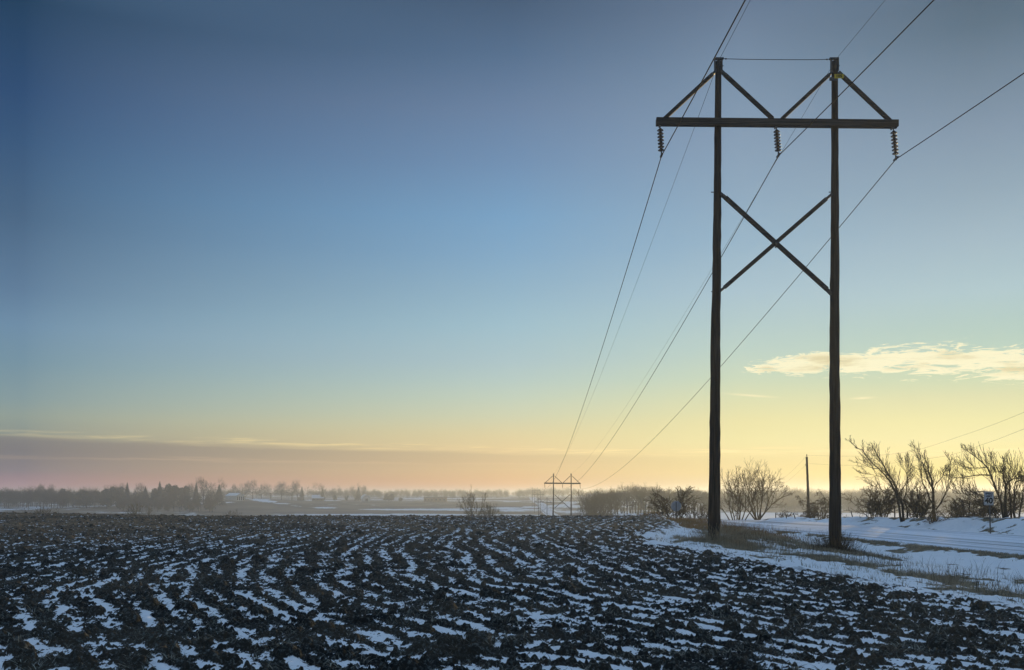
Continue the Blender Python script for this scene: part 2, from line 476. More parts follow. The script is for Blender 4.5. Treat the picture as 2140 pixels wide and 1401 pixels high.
# ------------------------------------------------------------------ blades: straw on the clods, grass on the verge
def blades(name, X, Y, Z, L, W, lean, m, seed, label, cat):
    rng = np.random.default_rng(seed); n = len(X)
    az = rng.uniform(0, 2 * np.pi, n); fz = rng.uniform(0, 2 * np.pi, n)
    b = np.stack([X, Y, Z], 1); d = np.stack([np.cos(az) * np.sin(lean), np.sin(az) * np.sin(lean), np.cos(lean)], 1)
    sd = np.stack([np.cos(fz), np.sin(fz), 0 * fz], 1) * (W / 2)[:, None]
    mid = b + d * (L * .55)[:, None]
    d2 = d + np.stack([np.cos(az) * .35, np.sin(az) * .35, -.25 + 0 * az], 1)
    tip = mid + d2 * (L * .45)[:, None]
    co = np.stack([b - sd, b + sd, mid + sd * .8, mid - sd * .8, tip], 1).reshape(-1, 3)
    k = np.arange(n)[:, None] * 5
    tr = np.concatenate([k + np.array([[0, 1, 2]]), k + np.array([[0, 2, 3]]), k + np.array([[3, 2, 4]])], 0)
    o = np_mesh(name, co, tr, [m], smooth=False)
    tag(o, label, cat, kind='stuff'); return o

rng = np.random.default_rng(7)
n = 150000
rr = 6.5 * (48 / 6.5) ** rng.uniform(0, 1, n); aa = rng.uniform(R(-38), R(38), n)
SX, SY = rr * np.sin(aa), rr * np.cos(aa)
def field_z(X, Y):
    Xb = np.concatenate([X, rng.uniform(-8, 6, 40000)]); Yb = np.concatenate([Y, rng.uniform(8, 32, 40000)])
    z, s, f = near_surface(Xb, Yb); return z[:len(X)], s[:len(X)], f[:len(X)]
SZ, SS, SF = field_z(SX, SY)
clump = fbm(SX / .8, SY / .8, 91, 2)
keep = SF & (SS < .5) & (clump > .10) & (SX - edge_of_field(SY) < -.3)
SX, SY, SZ = SX[keep], SY[keep], SZ[keep]; k = len(SX)
blades('straw', SX, SY, SZ - .006, rng.uniform(.04, .15, k), rng.uniform(.0045, .0095, k) * (1 + rr[keep] / 40), rng.uniform(.7, 1.62, k), M['straw'], 5,
       'frosted straw and root ends strewn over the ploughed clods', 'straw')

n = 85000
GY = rng.uniform(9, 78, n); GX = np.maximum(grass_line(GY) + rng.normal(0, 1.7, n), edge_of_field(GY) + .4)
for bx_ in (7.74, 12.42):
    GX = np.concatenate([GX, bx_ + rng.normal(0, .9, 9000)]); GY = np.concatenate([GY, 36 + rng.normal(0, 1.4, 9000)])
extra = 34000
GY2 = rng.uniform(18, 75, extra); GX2 = road_edge(GY2) - .9 + rng.normal(0, .45, extra)
GX, GY = np.concatenate([GX, GX2]), np.concatenate([GY, GY2])
hx = 26000
HY = rng.normal(47, 6, hx); HX = 12.0 + .10 * (48 - HY) + rng.normal(0, 1.0, hx)
GX, GY = np.concatenate([GX, HX]), np.concatenate([GY, HY])
GZ, GSN, _ = field_z(GX, GY)
tuft = fbm(GX / .5, GY / .7, 97, 2)
keep = rng.uniform(0, 1, len(GX)) < np.where(GSN < .55, np.clip(1.15 - GSN * 1.6, .1, 1), np.clip((tuft - .22) * 2.2, 0, .5))
GX, GY, GZ = GX[keep], GY[keep], GZ[keep]; k = len(GX)
q_ = GX - road_edge(GY)
hgt = np.where(q_ > -2, rng.uniform(.05, .12, k), rng.uniform(.07, .22, k)) * (1 + .6 * np.exp(-((GX - 12) / 2) ** 2 - ((GY - 47) / 8) ** 2))
blades('grass', GX, GY, GZ - .01, hgt, rng.uniform(.004, .009, k) * (1 + GY / 60), np.abs(rng.normal(.35, .35, k)), M['grass'], 6,
       'dry flattened grass along the snowy verge between field and road', 'grass')
# taller stalks, russet grass by the hump
n = 5200
GY = rng.uniform(15, 60, n); GX = grass_line(GY) + rng.normal(.8, 1.0, n)
GZ = land(GX, GY); dn = fbm(GX / 1.1, GY / 1.1, 95, 2)
kk = dn > .12; GX, GY, GZ = GX[kk], GY[kk], GZ[kk]; k = len(GX)
blades('stalks', GX, GY, GZ - .02, rng.uniform(.2, .55, k), rng.uniform(.005, .009, k), np.abs(rng.normal(.12, .14, k)), M['twig'], 8,
       'thin dead stalks standing out of the snow along the ditch', 'weeds')
n = 16000
GY = rng.uniform(44, 88, n); GX = 11.6 + (GY - 46) * .045 + rng.normal(0, 1.3, n) + .6
GZ = land(GX, GY)
blades('russet_grass', GX, GY, GZ - .02, rng.uniform(.15, .5, n), rng.uniform(.008, .016, n), np.abs(rng.normal(.25, .25, n)), M['rust_grass'], 9,
       'russet sunlit grass on the hump behind the near pole', 'grass')

# ------------------------------------------------------------------ bare trees
class Spec:
    def __init__(s, **k):
        s.nseg = (7, 6, 5, 4, 3); s.nch = (7, 6, 5, 3, 0); s.ang = (45, 42, 40, 38, 30); s.ratio = (.62, .6, .55, .5, .5)
        s.wander = (.12, .16, .2, .24, .28); s.trop = (.05, .07, .06, .03, .0); s.levels = 4; s.t0 = .25; s.sides = (7, 5, 4, 3, 3); s.rmin = .006; s.rk = .55; s.trunk_levels = 1
        s.__dict__.update(k)

def grow(rnd, sp, start, d, L, rad, lev, trunk, crown, given=None):
    ns = sp.nseg[min(lev, 4)]
    if given:
        pts = [Vector(p) for p in given]
        ns = len(pts) - 1; L = sum((pts[i + 1] - pts[i]).length for i in range(ns))
    else:
        pts = [Vector(start)]; d = Vector(d).normalized()
        for i in range(ns):
            w = sp.wander[min(lev, 4)]
            d = (d + Vector((rnd.gauss(0, w), rnd.gauss(0, w), rnd.gauss(0, w))) + Vector((0, 0, sp.trop[min(lev, 4)]))).normalized()
            pts.append(pts[-1] + d * (L / ns))
    rads = [max(sp.rmin, rad * (1 - .90 * (i / ns) ** .8)) for i in range(ns + 1)]
    (trunk if lev < sp.trunk_levels else crown).tube(pts, rads, sp.sides[min(lev, 4)], cap=(lev == 0))
    if lev >= sp.levels: return
    nc = sp.nch[min(lev, 4)]
    if given: nc = max(3, int(L * sp.per_m))
    for i in range(nc):
        t0 = sp.t0 if lev == 0 else .15
        t = t0 + (1 - t0) * ((i + rnd.random()) / nc)
        x = t * ns; a = min(int(x), ns - 1); f = x - a
        p = pts[a].lerp(pts[a + 1], f); r = rads[a] * (1 - f) + rads[a + 1] * f
        dd = (pts[a + 1] - pts[a]).normalized()
        ax = dd.cross(Vector((rnd.gauss(0, 1), rnd.gauss(0, 1), rnd.gauss(0, 1)))).normalized()
        nd = Matrix.Rotation(R(sp.ang[min(lev, 4)] * rnd.uniform(.6, 1.3)), 3, ax) @ dd
        nl = L * sp.ratio[min(lev, 4)] * rnd.uniform(.6, 1.15) * (1.1 - .55 * t)
        if given:
            nl = sp.twig_len * rnd.uniform(.5, 1.35) * (1.2 - .95 * t)
        grow(rnd, sp, p, nd, nl, max(sp.rmin, r * sp.rk), lev + 1, trunk, crown)

def fork(rnd, p, d, L, r, depth, mb, ang=24, up=.05, rmin=.01, side=.55, sh=.8):
    pts = [p]; n = 3 if depth > 0 else 2
    for i in range(n):
        d = (d + Vector((rnd.gauss(0, .075), rnd.gauss(0, .075), rnd.gauss(0, .06) + up))).normalized(); pts.append(pts[-1] + d * (L / n))
    r1 = r * (.74 if depth > 0 else .4)
    mb.tube(pts, [max(rmin * (1 if depth else .75), r + (r1 - r) * i / n) for i in range(n + 1)], 3 if r < .03 else 5, False)
    if depth <= 0: return
    a0 = d.orthogonal().normalized(); a0 = Matrix.Rotation(rnd.uniform(0, 6.283), 3, d) @ a0
    k = 2 if rnd.random() < .72 else 3
    for j in range(k):
        ax = Matrix.Rotation(6.283 * j / k + rnd.gauss(0, .3), 3, d) @ a0
        fork(rnd, pts[-1], Matrix.Rotation(R(ang * rnd.uniform(.5, 1.3)), 3, ax) @ d, L * sh * rnd.uniform(.78, 1.12), r1 * rnd.uniform(.72, .95), depth - 1, mb, ang, up, rmin, side, sh)
    for i in (1, 2):
        if depth > 1 and rnd.random() < side:
            ax = Matrix.Rotation(rnd.uniform(0, 6.283), 3, d) @ a0
            fork(rnd, pts[i], Matrix.Rotation(R(rnd.uniform(32, 58)), 3, ax) @ d, L * .62 * rnd.uniform(.7, 1.1), r * .45, depth - 2, mb, ang, up, rmin, side, sh)

def fork_tree_meshes(seed, H, rad, stems=1, spread=.6, depth=6, ang=24, up=.05, rmin=.01, bole=.18, side=.55, tm=None, cm=None):
    rnd = random.Random(seed); T, Cn = MB(), MB(); L = H / 3.4
    for k in range(stems):
        if stems == 1:
            d = Vector((rnd.gauss(0, .04), rnd.gauss(0, .04), 1)).normalized(); top = d * (bole * H)
            T.tube([Vector((0, 0, -.3)), top * .5, top], [rad * 1.1, rad, rad * .9], 7)
            for j in range(3):
                a = 2.1 * j + rnd.random(); q = rnd.uniform(.25, .7)
                fork(rnd, top, Vector((math.cos(a) * q, math.sin(a) * q, 1)).normalized(), L * (1 - bole), rad * .72, depth, Cn, ang, up, rmin, side)
        else:
            a = 2.399 * k + rnd.random() * .5; q = spread * math.sqrt((k + .4) / stems)
            d = Vector((math.cos(a) * q, math.sin(a) * q, 1)).normalized(); b = Vector((math.cos(a) * .12, math.sin(a) * .12, -.2)); m = b + d * L * .9 * (1.1 - .3 * q)
            T.tube([b, (b + m) / 2 + Vector((rnd.gauss(0, .05), rnd.gauss(0, .05), 0)), m], [rad, rad * .9, rad * .8], 6)
            fork(rnd, m, d, L * .88 * (1.1 - .3 * q), rad * .78, depth - 1, Cn, ang, up, rmin, side)
    zs = sorted(p[2] for p in Cn.v); k = H / zs[int(len(zs) * .995)]
    for b in (T, Cn): b.v = [(x * k, y * k, z * k) for x, y, z in b.v]
    return T.mesh('trunk', tm or M['bark'], True), Cn.mesh('crown', cm or M['twig'], True)

def bare_tree_meshes(seed, sp, H, rad, stems=1, spread=.5, name='bare_tree', tm=None, cm=None):
    rnd = random.Random(seed); T, Cn = MB(), MB()
    for k in range(stems):
        if stems == 1: d = (rnd.gauss(0, .05), rnd.gauss(0, .05), 1); b = (0, 0, -.15)
        else:
            a = 2 * math.pi * (k + rnd.random() * .6) / stems; q = spread * 1.1 * math.sqrt(rnd.uniform(.03, 1))
            d = (math.cos(a) * q, math.sin(a) * q, 1); b = (math.cos(a) * .12, math.sin(a) * .12, -.15)
        grow(rnd, sp, b, d, H * rnd.uniform(.85, 1.0) * (1 if stems == 1 else max(.4, 1.06 - .44 * q)) * (.78 if sp.levels > 2 else .9), rad * (1 if stems == 1 else .7), 0, T, Cn)
    zs = sorted(p[2] for p in Cn.v); k = H / zs[int(len(zs) * .992)]
    for b in (T, Cn): b.v = [(x * k, y * k, z * k) for x, y, z in b.v]
    return T.mesh('trunk', tm or M['bark'], True), Cn.mesh('crown', cm or M['twig'], True)

def put_tree(name, meshes, loc, rz, scale, label, cat, group=None):
    e = empty(name, loc, rz); e.scale = (scale, scale, scale) if not isinstance(scale, tuple) else scale
    for nm, me in zip(('trunk', 'crown'), meshes):
        o = bpy.data.objects.new(nm, me); COL.objects.link(o); o.parent = e
    tag(e, label, cat, group); return e

# trees drawn limb by limb along the bank: traced limbs get their own depth and thickness
def limb_tree(name, depth, ox, oy, sc, limbs, seed, sp, label, cat, base_px):
    rnd = random.Random(seed); T, Cn = MB(), MB()
    bx, by = ox + base_px[0] / sc, oy + base_px[1] / sc
    X0 = at(bx, depth); Z0 = lz(X0, depth)
    m = depth / F
    for rad, pts in limbs:
        k1, k2 = rnd.uniform(-.9, .9), rnd.uniform(-.8, .8); out = []
        for i, (x, y) in enumerate(pts):
            t = i / max(1, len(pts) - 1)
            out.append(((ox + x / sc - bx) * m, (k1 * t + k2 * t * t) * 1.1, (by - (oy + y / sc)) * m))
        if abs(out[0][2]) < .25: out[0] = (out[0][0], 0, -.25)
        # smooth: insert midpoints with jitter
        sm = [Vector(out[0])]
        for i in range(len(out) - 1):
            a, b = Vector(out[i]), Vector(out[i + 1]); L = (b - a).length
            sm.append((a + b) / 2 + Vector((rnd.gauss(0, .03), rnd.gauss(0, .03), rnd.gauss(0, .03))) * L); sm.append(b)
        grow(rnd, sp, None, None, 0, rad * .54, 0, T, Cn, given=sm)
    e = empty(name, (X0, depth, Z0))
    T.build('trunk', M['bark'], e, True); Cn.build('crown', M['bark'], e, True)
    tag(e, label, cat); return e

spL = Spec(levels=2, nch=(5, 5, 0, 0, 0), t0=.18, per_m=6.2, twig_len=1.4, ang=(30, 30, 30, 35, 30), ratio=(.6, .5, .5, .5, .5), trop=(.09, .10, .09, .03, 0), rmin=.0078, rk=.32, wander=(.1, .09, .1, .2, .2))
limb_tree('leaning_tree', 66, 1770, 900, 6.09, [
    (.17, [(705, 1150), (665, 1000), (640, 870), (600, 760), (540, 650), (470, 570), (390, 490), (310, 430), (240, 350), (170, 250), (80, 205), (0, 125)]),
    (.18, [(725, 1150), (705, 960), (660, 840), (610, 720), (560, 620), (480, 520), (420, 400), (340, 290), (285, 185)]),
    (.06, [(610, 830), (520, 810), (420, 780), (330, 710), (240, 655)]),
    (.06, [(390, 490), (270, 470), (180, 450), (30, 405)]),
    (.07, [(660, 810), (740, 690), (780, 560), (790, 440), (780, 350)]),
    (.05, [(560, 620), (470, 460), (370, 380), (270, 290), (240, 240)]),
    (.04, [(480, 590), (400, 575), (300, 545), (240, 540)])], 3, spL,
    'dark bare tree with two stems leaning far over towards the tall poles', 'tree', (712, 1150))
limb_tree('bare_tree', 70, 1770, 900, 6.09, [
    (.12, [(765, 1130), (760, 960), (750, 850), (780, 700), (820, 620), (890, 490)]),
    (.07, [(760, 960), (700, 860), (690, 760), (640, 660), (600, 560)]),
    (.07, [(765, 1000), (800, 950), (810, 820), (860, 740), (900, 680)]),
    (.05, [(780, 700), (740, 560), (700, 450), (690, 370)])], 5, spL,
    'slender bare tree close behind the leaning tree, forking low', 'tree', (765, 1130))
limb_tree('bare_tree', 62, 1770, 900, 6.09, [
    (.22, [(1125, 1210), (1110, 960), (1115, 800), (1120, 730), (1105, 600), (1100, 480), (1040, 330)]),
    (.10, [(1095, 980), (1040, 880), (1010, 800), (950, 710), (930, 590), (915, 430), (860, 310), (800, 235)]),
    (.08, [(1112, 810), (1060, 710), (1030, 550), (1005, 420), (930, 260)]),
    (.10, [(1130, 1060), (1220, 920), (1270, 800), (1290, 680), (1330, 480), (1290, 350)]),
    (.06, [(1120, 740), (1190, 650), (1210, 580), (1215, 520)]),
    (.05, [(1270, 800), (1260, 640), (1265, 540)]),
    (.05, [(1010, 800), (1000, 680), (1000, 590)])], 6, spL,
    'upright bare tree with spreading vase of limbs on the snow bank', 'tree', (1125, 1205))
spC = Spec(levels=2, nch=(5, 5, 0, 0, 0), t0=.15, per_m=8.0, twig_len=1.4, ang=(38, 32, 40, 35, 30), ratio=(.6, .5, .5, .5, .5), trop=(.28, .24, .18, .1, 0), rmin=.0078, rk=.32, wander=(.1, .1, .12, .2, .2))
limb_tree('gnarled_tree', 57, 1960, 930, 7.0, [
    (.20, [(1000, 1190), (985, 1000), (985, 800), (990, 700), (940, 590), (930, 510), (850, 508), (780, 512)]),
    (.17, [(985, 1180), (940, 1000), (890, 860), (830, 700), (770, 560), (720, 450), (640, 370), (540, 290), (440, 220), (370, 180)]),
    (.09, [(790, 560), (640, 552), (540, 568), (420, 592), (330, 585), (230, 545)]),
    (.06, [(720, 440), (620, 452), (540, 450), (400, 440), (230, 395)]),
    (.07, [(840, 880), (690, 850), (560, 822), (440, 842), (300, 822), (200, 760)]),
    (.06, [(720, 800), (560, 800), (430, 800), (330, 740), (220, 690)]),
    (.10, [(1000, 710), (1070, 620), (1150, 602), (1280, 600), (1400, 560)]),
    (.15, [(1140, 1190), (1120, 900), (1140, 660), (1260, 630), (1400, 600)]),
    (.13, [(1075, 1180), (1080, 900), (1085, 640), (1075, 560), (1060, 400)]),
    (.12, [(1180, 1190), (1230, 950), (1290, 700), (1330, 500)]),
    (.08, [(900, 600), (930, 750), (960, 900)]),
    (.06, [(1150, 602), (1160, 450), (1140, 300)]),
    (.06, [(850, 508), (830, 400), (850, 250)]),
    (.05, [(900, 900), (760, 900), (600, 960), (440, 1000)])], 9, spC,
    'gnarled many-stemmed tree at the frame edge behind the speed sign', 'tree', (1060, 1190))

# shrubs and clump trees
spF = Spec(levels=3, nch=(12, 9, 6, 0, 0), t0=.15, ang=(32, 32, 32, 30, 30), ratio=(.5, .52, .5, .5, .5), trop=(.025, .05, .06, .02, 0), rmin=.0125, rk=.4, wander=(.07, .08, .1, .2, .2))
fan = fork_tree_meshes(21, 6.5, .11, 9, .85, 6, 23, .03, .017, cm=M['twig'], tm=M['bark'])
fan2 = fork_tree_meshes(23, 6.5, .11, 9, .85, 6, 23, .03, .017, cm=M['twig'], tm=M['bark'])
def placed(px, depth): x = at(px, depth); return (x, depth, lz(x, depth))
put_tree('spreading_tree', fan, placed(1541, 100), .4, (.92, .92, 1.02), 'fan-shaped many-stemmed bare tree partly hidden by the near pole', 'tree', 'fan-shaped trees by the road')
put_tree('spreading_tree', fan2, placed(1584, 104), 2.2, (.92, .92, 1.0), 'fan-shaped bare tree in the open between the two near poles', 'tree', 'fan-shaped trees by the road')
spB = Spec(levels=2, nch=(9, 6, 0, 0, 0), t0=.1, ang=(38, 40, 40, 30, 30), ratio=(.5, .5, .5, .5, .5), trop=(.03, .03, .0, 0, 0), rmin=.0105, rk=.5, wander=(.16, .2, .25, .3, .3))
bushes = [bare_tree_meshes(31 + i, spB, 2.4, .03, 11, .7, cm=M['twig']) for i in range(3)]
spT = Spec(levels=3, nch=(6, 7, 5, 0, 0), t0=.1, ang=(50, 55, 55, 30, 30), ratio=(.6, .6, .5, .5, .5), trop=(-.12, -.16, -.2, 0, 0), rmin=.009, rk=.6, wander=(.2, .25, .3, .3, .3))
vine = bare_tree_meshes(41, spT, 3.3, .05, 9, .5)
put_tree('vine_tangle', vine, placed(1712, 95), .3, .85, 'drooping tangle of vines just left of the right pole', 'bush')
put_tree('bush', bushes[0], placed(1826, 72), .2, (1.15, 1.15, 1.1), 'broad dense bush left of the leaning tree, russet grass at its foot', 'bush', 'bushes along the snow bank')
put_tree('bush', bushes[1], placed(1848, 74), 1.2, (.9, .9, .95), 'smaller bush tucked between broad bush and leaning tree', 'bush', 'bushes along the snow bank')
put_tree('bush', bushes[2], placed(1912, 70), 2.1, (.9, .9, 1.0), 'twiggy bush between the leaning tree and the upright tree', 'bush', 'bushes along the snow bank')
put_tree('bush', bushes[0], placed(1928, 67), 3.3, (.85, .85, .95), 'dark bush against the foot of the upright tree', 'bush', 'bushes along the snow bank')
put_tree('bush', bushes[2], placed(2022, 68), 5.0, (1.1, 1.1, .75), 'low bush in the gap left of the speed sign', 'bush', 'bushes along the snow bank')
put_tree('bush', bushes[0], placed(2052, 64), 5.6, (1.0, 1.0, .7), 'low bush directly behind the speed sign post', 'bush', 'bushes along the snow bank')
put_tree('bush', bushes[1], placed(2094, 60), .9, (1.2, 1.2, .8), 'thick bush at the foot of the gnarled tree', 'bush', 'bushes along the snow bank')
put_tree('bush', bushes[1], placed(1998, 71), 2.6, (1.0, 1.0, .85), 'open bush on the bank midway from upright tree to speed sign', 'bush', 'bushes along the snow bank')
put_tree('bush', bushes[0], placed(1948, 61.5), 1.5, (.55, .55, .42), 'small dark tuft bush hanging over the snow bank below the upright tree', 'bush', 'bushes along the snow bank')
put_tree('bush', bushes[1], placed(1410, 84), .4, (1.5, 1.5, 1.3), 'brown leafy bush directly behind the back of the octagonal sign', 'bush')
put_tree('bush', bushes[2], placed(1462, 92), .4, (1.0, 1.0, 1.0), 'low brown bush between the octagonal sign and the left pole', 'bush')
put_tree('bush', bushes[0], placed(1690, 97), .4, (.7, .7, .5), 'low scrub at the foot of the leaning utility pole', 'bush')
put_tree('bush', bushes[2], placed(1640, 97), .9, (.6, .6, .35), 'low scrub around the leaning fence posts', 'bush')

# valley trees
spW = Spec(levels=3, nch=(9, 6, 5, 0, 0), t0=.3, ang=(42, 40, 40, 30, 30), ratio=(.5, .5, .5, .5, .5), trop=(.04, .08, .08, 0, 0), rmin=.026, rk=.5, sides=(5, 4, 3, 3, 3))
wood = [fork_tree_meshes(60 + i, 10, .2, 1 if i % 2 == 0 else 4, .55, 6, 22, .05, .021, tm=M['bark_brown'], cm=M['bark_brown']) for i in range(6)]
spV = Spec(levels=3, nch=(15, 8, 5, 0, 0), t0=.22, ang=(47, 36, 32, 30, 30), ratio=(.46, .5, .5, .5, .5), trop=(.02, .06, .06, 0, 0), rmin=.024, rk=.42, sides=(5, 4, 3, 3, 3), wander=(.05, .09, .12, .2, .2))
lone = [fork_tree_meshes(80 + i, 10, .24, 1, .55, 6, 26, .04, .026, .34, tm=M['bark_brown'], cm=M['bark_brown']) for i in range(3)]
def lone_tree(px, dep, top, k, wk, label):
    z = lz(at(px, dep), dep); H = (zat(top, dep) - z) / 10
    put_tree('valley_tree', lone[k], (at(px, dep), dep, z), k * 1.3, (H * wk, H * wk, H), label, 'tree')
lone_tree(990, 240, 1026, 0, .58, 'lone round-crowned bare tree beyond the field, left of the second pylon')
lone_tree(1020, 250, 1052, 1, .66, 'lower bushy bare tree right beside the lone round-crowned tree')
rnd = random.Random(4)
for (px, dep, top) in ((292, 250, 1052), (276, 262, 1064), (480, 300, 1066), (92, 240, 1060)):
    x = at(px, dep); z = lz(x, dep); H = zat(top, dep) - z
    lab = {292: 'small bare sapling showing over the field crest below the left-hand conifers', 276: 'tiny bare sapling beside the sapling below the conifers',
           480: 'small bare tree showing over the field crest below the pale barn', 92: 'thin bare sapling poking over the crest at far left'}[px]
    put_tree('sapling', wood[rnd.randrange(6)], (x, dep, z), rnd.random() * 6, H / 10, lab, 'tree')
# conifers and round trees on the left skyline
def conifer_mesh(seed, H=10, rad=2.4, dense=900):
    rnd = random.Random(seed); T, Cn = MB(), MB()
    T.tube([(0, 0, -.3), (0, 0, H * .5), (0, 0, H * .97)], [.16, .1, .02], 5)
    for i in range(dense):
        t = rnd.random() ** .8; z = H * (.06 + .94 * t); r = rad * (1 - t) ** .85 * rnd.uniform(.55, 1.12) + .05
        a = rnd.uniform(0, 6.283); c, s = math.cos(a), math.sin(a); w = .16 + .3 * (1 - t)
        p0 = (c * r * .25, s * r * .25, z + .22 * r); tip = (c * r, s * r, z - .16 * r)
        mx = (c * r * .7 - s * w, s * r * .7 + c * w, z - .05 * r); my = (c * r * .7 + s * w, s * r * .7 - c * w, z - .05 * r)
        Cn.add([p0, mx, tip, my], [(0, 1, 2), (0, 2, 3)])
    return T.mesh('trunk', M['bark']), Cn.mesh('crown', M['needle'])
def round_mesh(seed, H=10, rad=3.4, n=1500):
    rnd = random.Random(seed); T, Cn = MB(), MB()
    T.tube([(0, 0, -.3), (0, 0, H * .6)], [.25, .12], 5)
    blobs = [(rnd.gauss(0, rad * .42), rnd.gauss(0, rad * .42), H * rnd.uniform(.22, .82), rad * rnd.uniform(.35, .6)) for _ in range(11)]
    for i in range(n):
        bx, by, bz, br = blobs[rnd.randrange(11)]
        d = Vector((rnd.gauss(0, 1), rnd.gauss(0, 1), rnd.gauss(0, 1))).normalized() * br * rnd.uniform(.6, 1.05)
        c = Vector((bx, by, bz)) + d; s = rnd.uniform(.2, .45)
        u = Vector((rnd.gauss(0, 1), rnd.gauss(0, 1), rnd.gauss(0, 1))).normalized() * s; v = u.orthogonal().normalized() * s
        Cn.add([c - u - v * .5, c + u - v * .4, c + v], [(0, 1, 2)])
    return T.mesh('trunk', M['bark']), Cn.mesh('crown', M['needle'])
con = [conifer_mesh(1, rad=3.0), conifer_mesh(2, rad=2.4), conifer_mesh(3, rad=3.6)]
rou = [round_mesh(11), round_mesh(12, rad=4), round_mesh(13, rad=3)]
def dome_mesh(seed, H=10, W=8, n=800, tw=.10, cm=None, low=.5):
    r = random.Random(seed); T, Cn = MB(), MB(); a, c, cz = W / 2, H * .50, H * .47
    T.tube([(0, 0, -.4), (.05, 0, H * .2), (0, .1, H * .42)], [.24, .19, .12], 5)
    lobes = [(Vector((r.gauss(0, a * .45), r.gauss(0, a * .45), cz + r.uniform(-.35, .45) * c)), r.uniform(.45, .72)) for _ in range(7)]
    for lc, q in lobes: T.tube([(0, 0, H * r.uniform(.12, .35)), lc * .6 + Vector((0, 0, H * .16)), lc], [.11, .08, .04], 4)
    for i in range(n):
        lc, q = lobes[r.randrange(7)]
        d = Vector((r.gauss(0, 1), r.gauss(0, 1), r.gauss(.25, 1))).normalized(); s0 = r.uniform(.15, .75) * q
        p = lc + Vector((d.x * a, d.y * a, d.z * c)) * s0; d2 = (d + Vector((r.gauss(0, .35), r.gauss(0, .35), .35 + r.gauss(0, .3)))).normalized()
        L = r.uniform(.10, .26) * H * q; sd_ = d2.orthogonal().normalized(); sd_ = Matrix.Rotation(r.uniform(0, 6.28), 3, d2) @ sd_ * (tw * r.uniform(.6, 1.2) / 2)
        Cn.add([p - sd_, p + sd_, p + d2 * L], [(0, 1, 2)])
    k = H / sorted(v[2] for v in Cn.v)[int(len(Cn.v) * .99)]
    Cn.v = [(x, y, z * k) for x, y, z in Cn.v]
    return T.mesh('trunk', M['bark']), Cn.mesh('crown', cm or M['bark'])
dome = [dome_mesh(300 + i, W=w_) for i, w_ in enumerate((7.5, 9, 8.2, 10, 7))]
domeo = [dome_mesh(320 + i, W=w_, n=900, tw=.055, cm=M['bark_brown']) for i, w_ in enumerate((6.5, 8, 7, 9, 6))]
def far_tree(px, dep, top, kind, name, label, group=None, base=None):
    x = at(px, dep); z = lz(x, dep); H = zat(top, dep) - z
    ms = {'c': con, 'r': rou, 'b': dome}[kind][rnd.randrange(3)]
    k = H / 10.0; w = k * (1.0 if kind != 'b' else .95)
    return put_tree(name, ms, (x, dep, z), rnd.random() * 6.28, (w, w, k), label, 'tree', group)
far_tree(266, 800, 1008, 'c', 'conifer', 'pointed conifer standing alone at the left end of the skyline group')
far_tree(290, 810, 1009, 'b', 'bare_tree', 'small round bare tree right of the first pointed conifer')
far_tree(304, 800, 1017, 'c', 'conifer', 'short blunt conifer right of the small round bare tree')
far_tree(334, 800, 1006, 'c', 'conifer', 'pointed conifer rising out of the dark evergreen mass')
for px, top in ((322, 1018), (346, 1012), (360, 1010), (372, 1007), (384, 1014)):
    far_tree(px, 790 + rnd.uniform(0, 25), top, 'r', 'evergreen', 'rounded dark evergreen in the dense clump left of the barn', 'dark evergreens of the dense clump')
far_tree(392, 815, 1010, 'b', 'bare_tree', 'bare tree just right of the dark evergreen clump')
far_tree(410, 800, 1008, 'c', 'conifer', 'slim conifer between the evergreen clump and tall bare tree')
far_tree(425, 800, 998, 'b', 'bare_tree', 'tallest round-crowned bare tree on the left skyline')
far_tree(449, 805, 1003, 'b', 'bare_tree', 'second tall bare tree right of the tallest one')
far_tree(458, 795, 1012, 'c', 'conifer', 'conifer tucked under the second tall bare tree')
for px, top in ((484, 1012), (512, 1006), (528, 1004), (546, 1010), (566, 1008), (588, 1007), (610, 1003), (622, 1012)):
    far_tree(px, 960 + rnd.uniform(-20, 40), top, 'b', 'skyline_tree', 'bare tree in the row behind the pale barn', 'bare trees behind the barn')
far_tree(631, 1000, 1016, 'c', 'conifer', 'tiny dark conifer right of the trees behind the barn')
far_tree(661, 1010, 1009, 'b', 'bare_tree', 'round bare tree above the house with the snowy roof')
far_tree(674, 1010, 1019, 'c', 'conifer', 'short dark conifer right of the round bare tree above the house')
for px, top in ((700, 1016), (742, 1012), (757, 1015)):
    far_tree(px, 1080, top, 'b', 'skyline_tree', 'bare tree rising above the far woods near the round-roofed barn', 'bare trees near the round-roofed barn')
far_tree(749, 1060, 1018, 'c', 'conifer', 'small dark conifer just left of the round-roofed barn')
for i in range(80):
    px = -20 + 276 * (i + rnd.random()) / 80
    top = 1022 + rnd.uniform(-4, 8) - 7 * math.exp(-((px - 80) / 10) ** 2) - 5 * math.exp(-((px - 115) / 14) ** 2) - 8 * math.exp(-((px - 238) / 14) ** 2)
    far_tree(px, rnd.uniform(760, 860), top, rnd.choice('bbbbbr'), 'skyline_tree', 'tree of the dark hazy row at the far left', 'trees of the hazy left row')
for i in range(70):
    px = 250 + 195 * rnd.random(); far_tree(px, rnd.uniform(720, 800), 1036 + rnd.uniform(-6, 16), rnd.choice('bbbr'), 'hillside_bush', 'dark scrub tree on the slope below the conifers', 'scrub on the slope below the conifers')
for px, top, dp in ((812, 1030, 1000), (818, 1032, 1000), (806, 1033, 1000), (838, 1038, 1000), (700, 1034, 1000), (724, 1036, 1000)):
    far_tree(px, dp, top, 'r', 'yard_tree', 'small dark yard tree near the far farm buildings', 'small yard trees by the far farms')

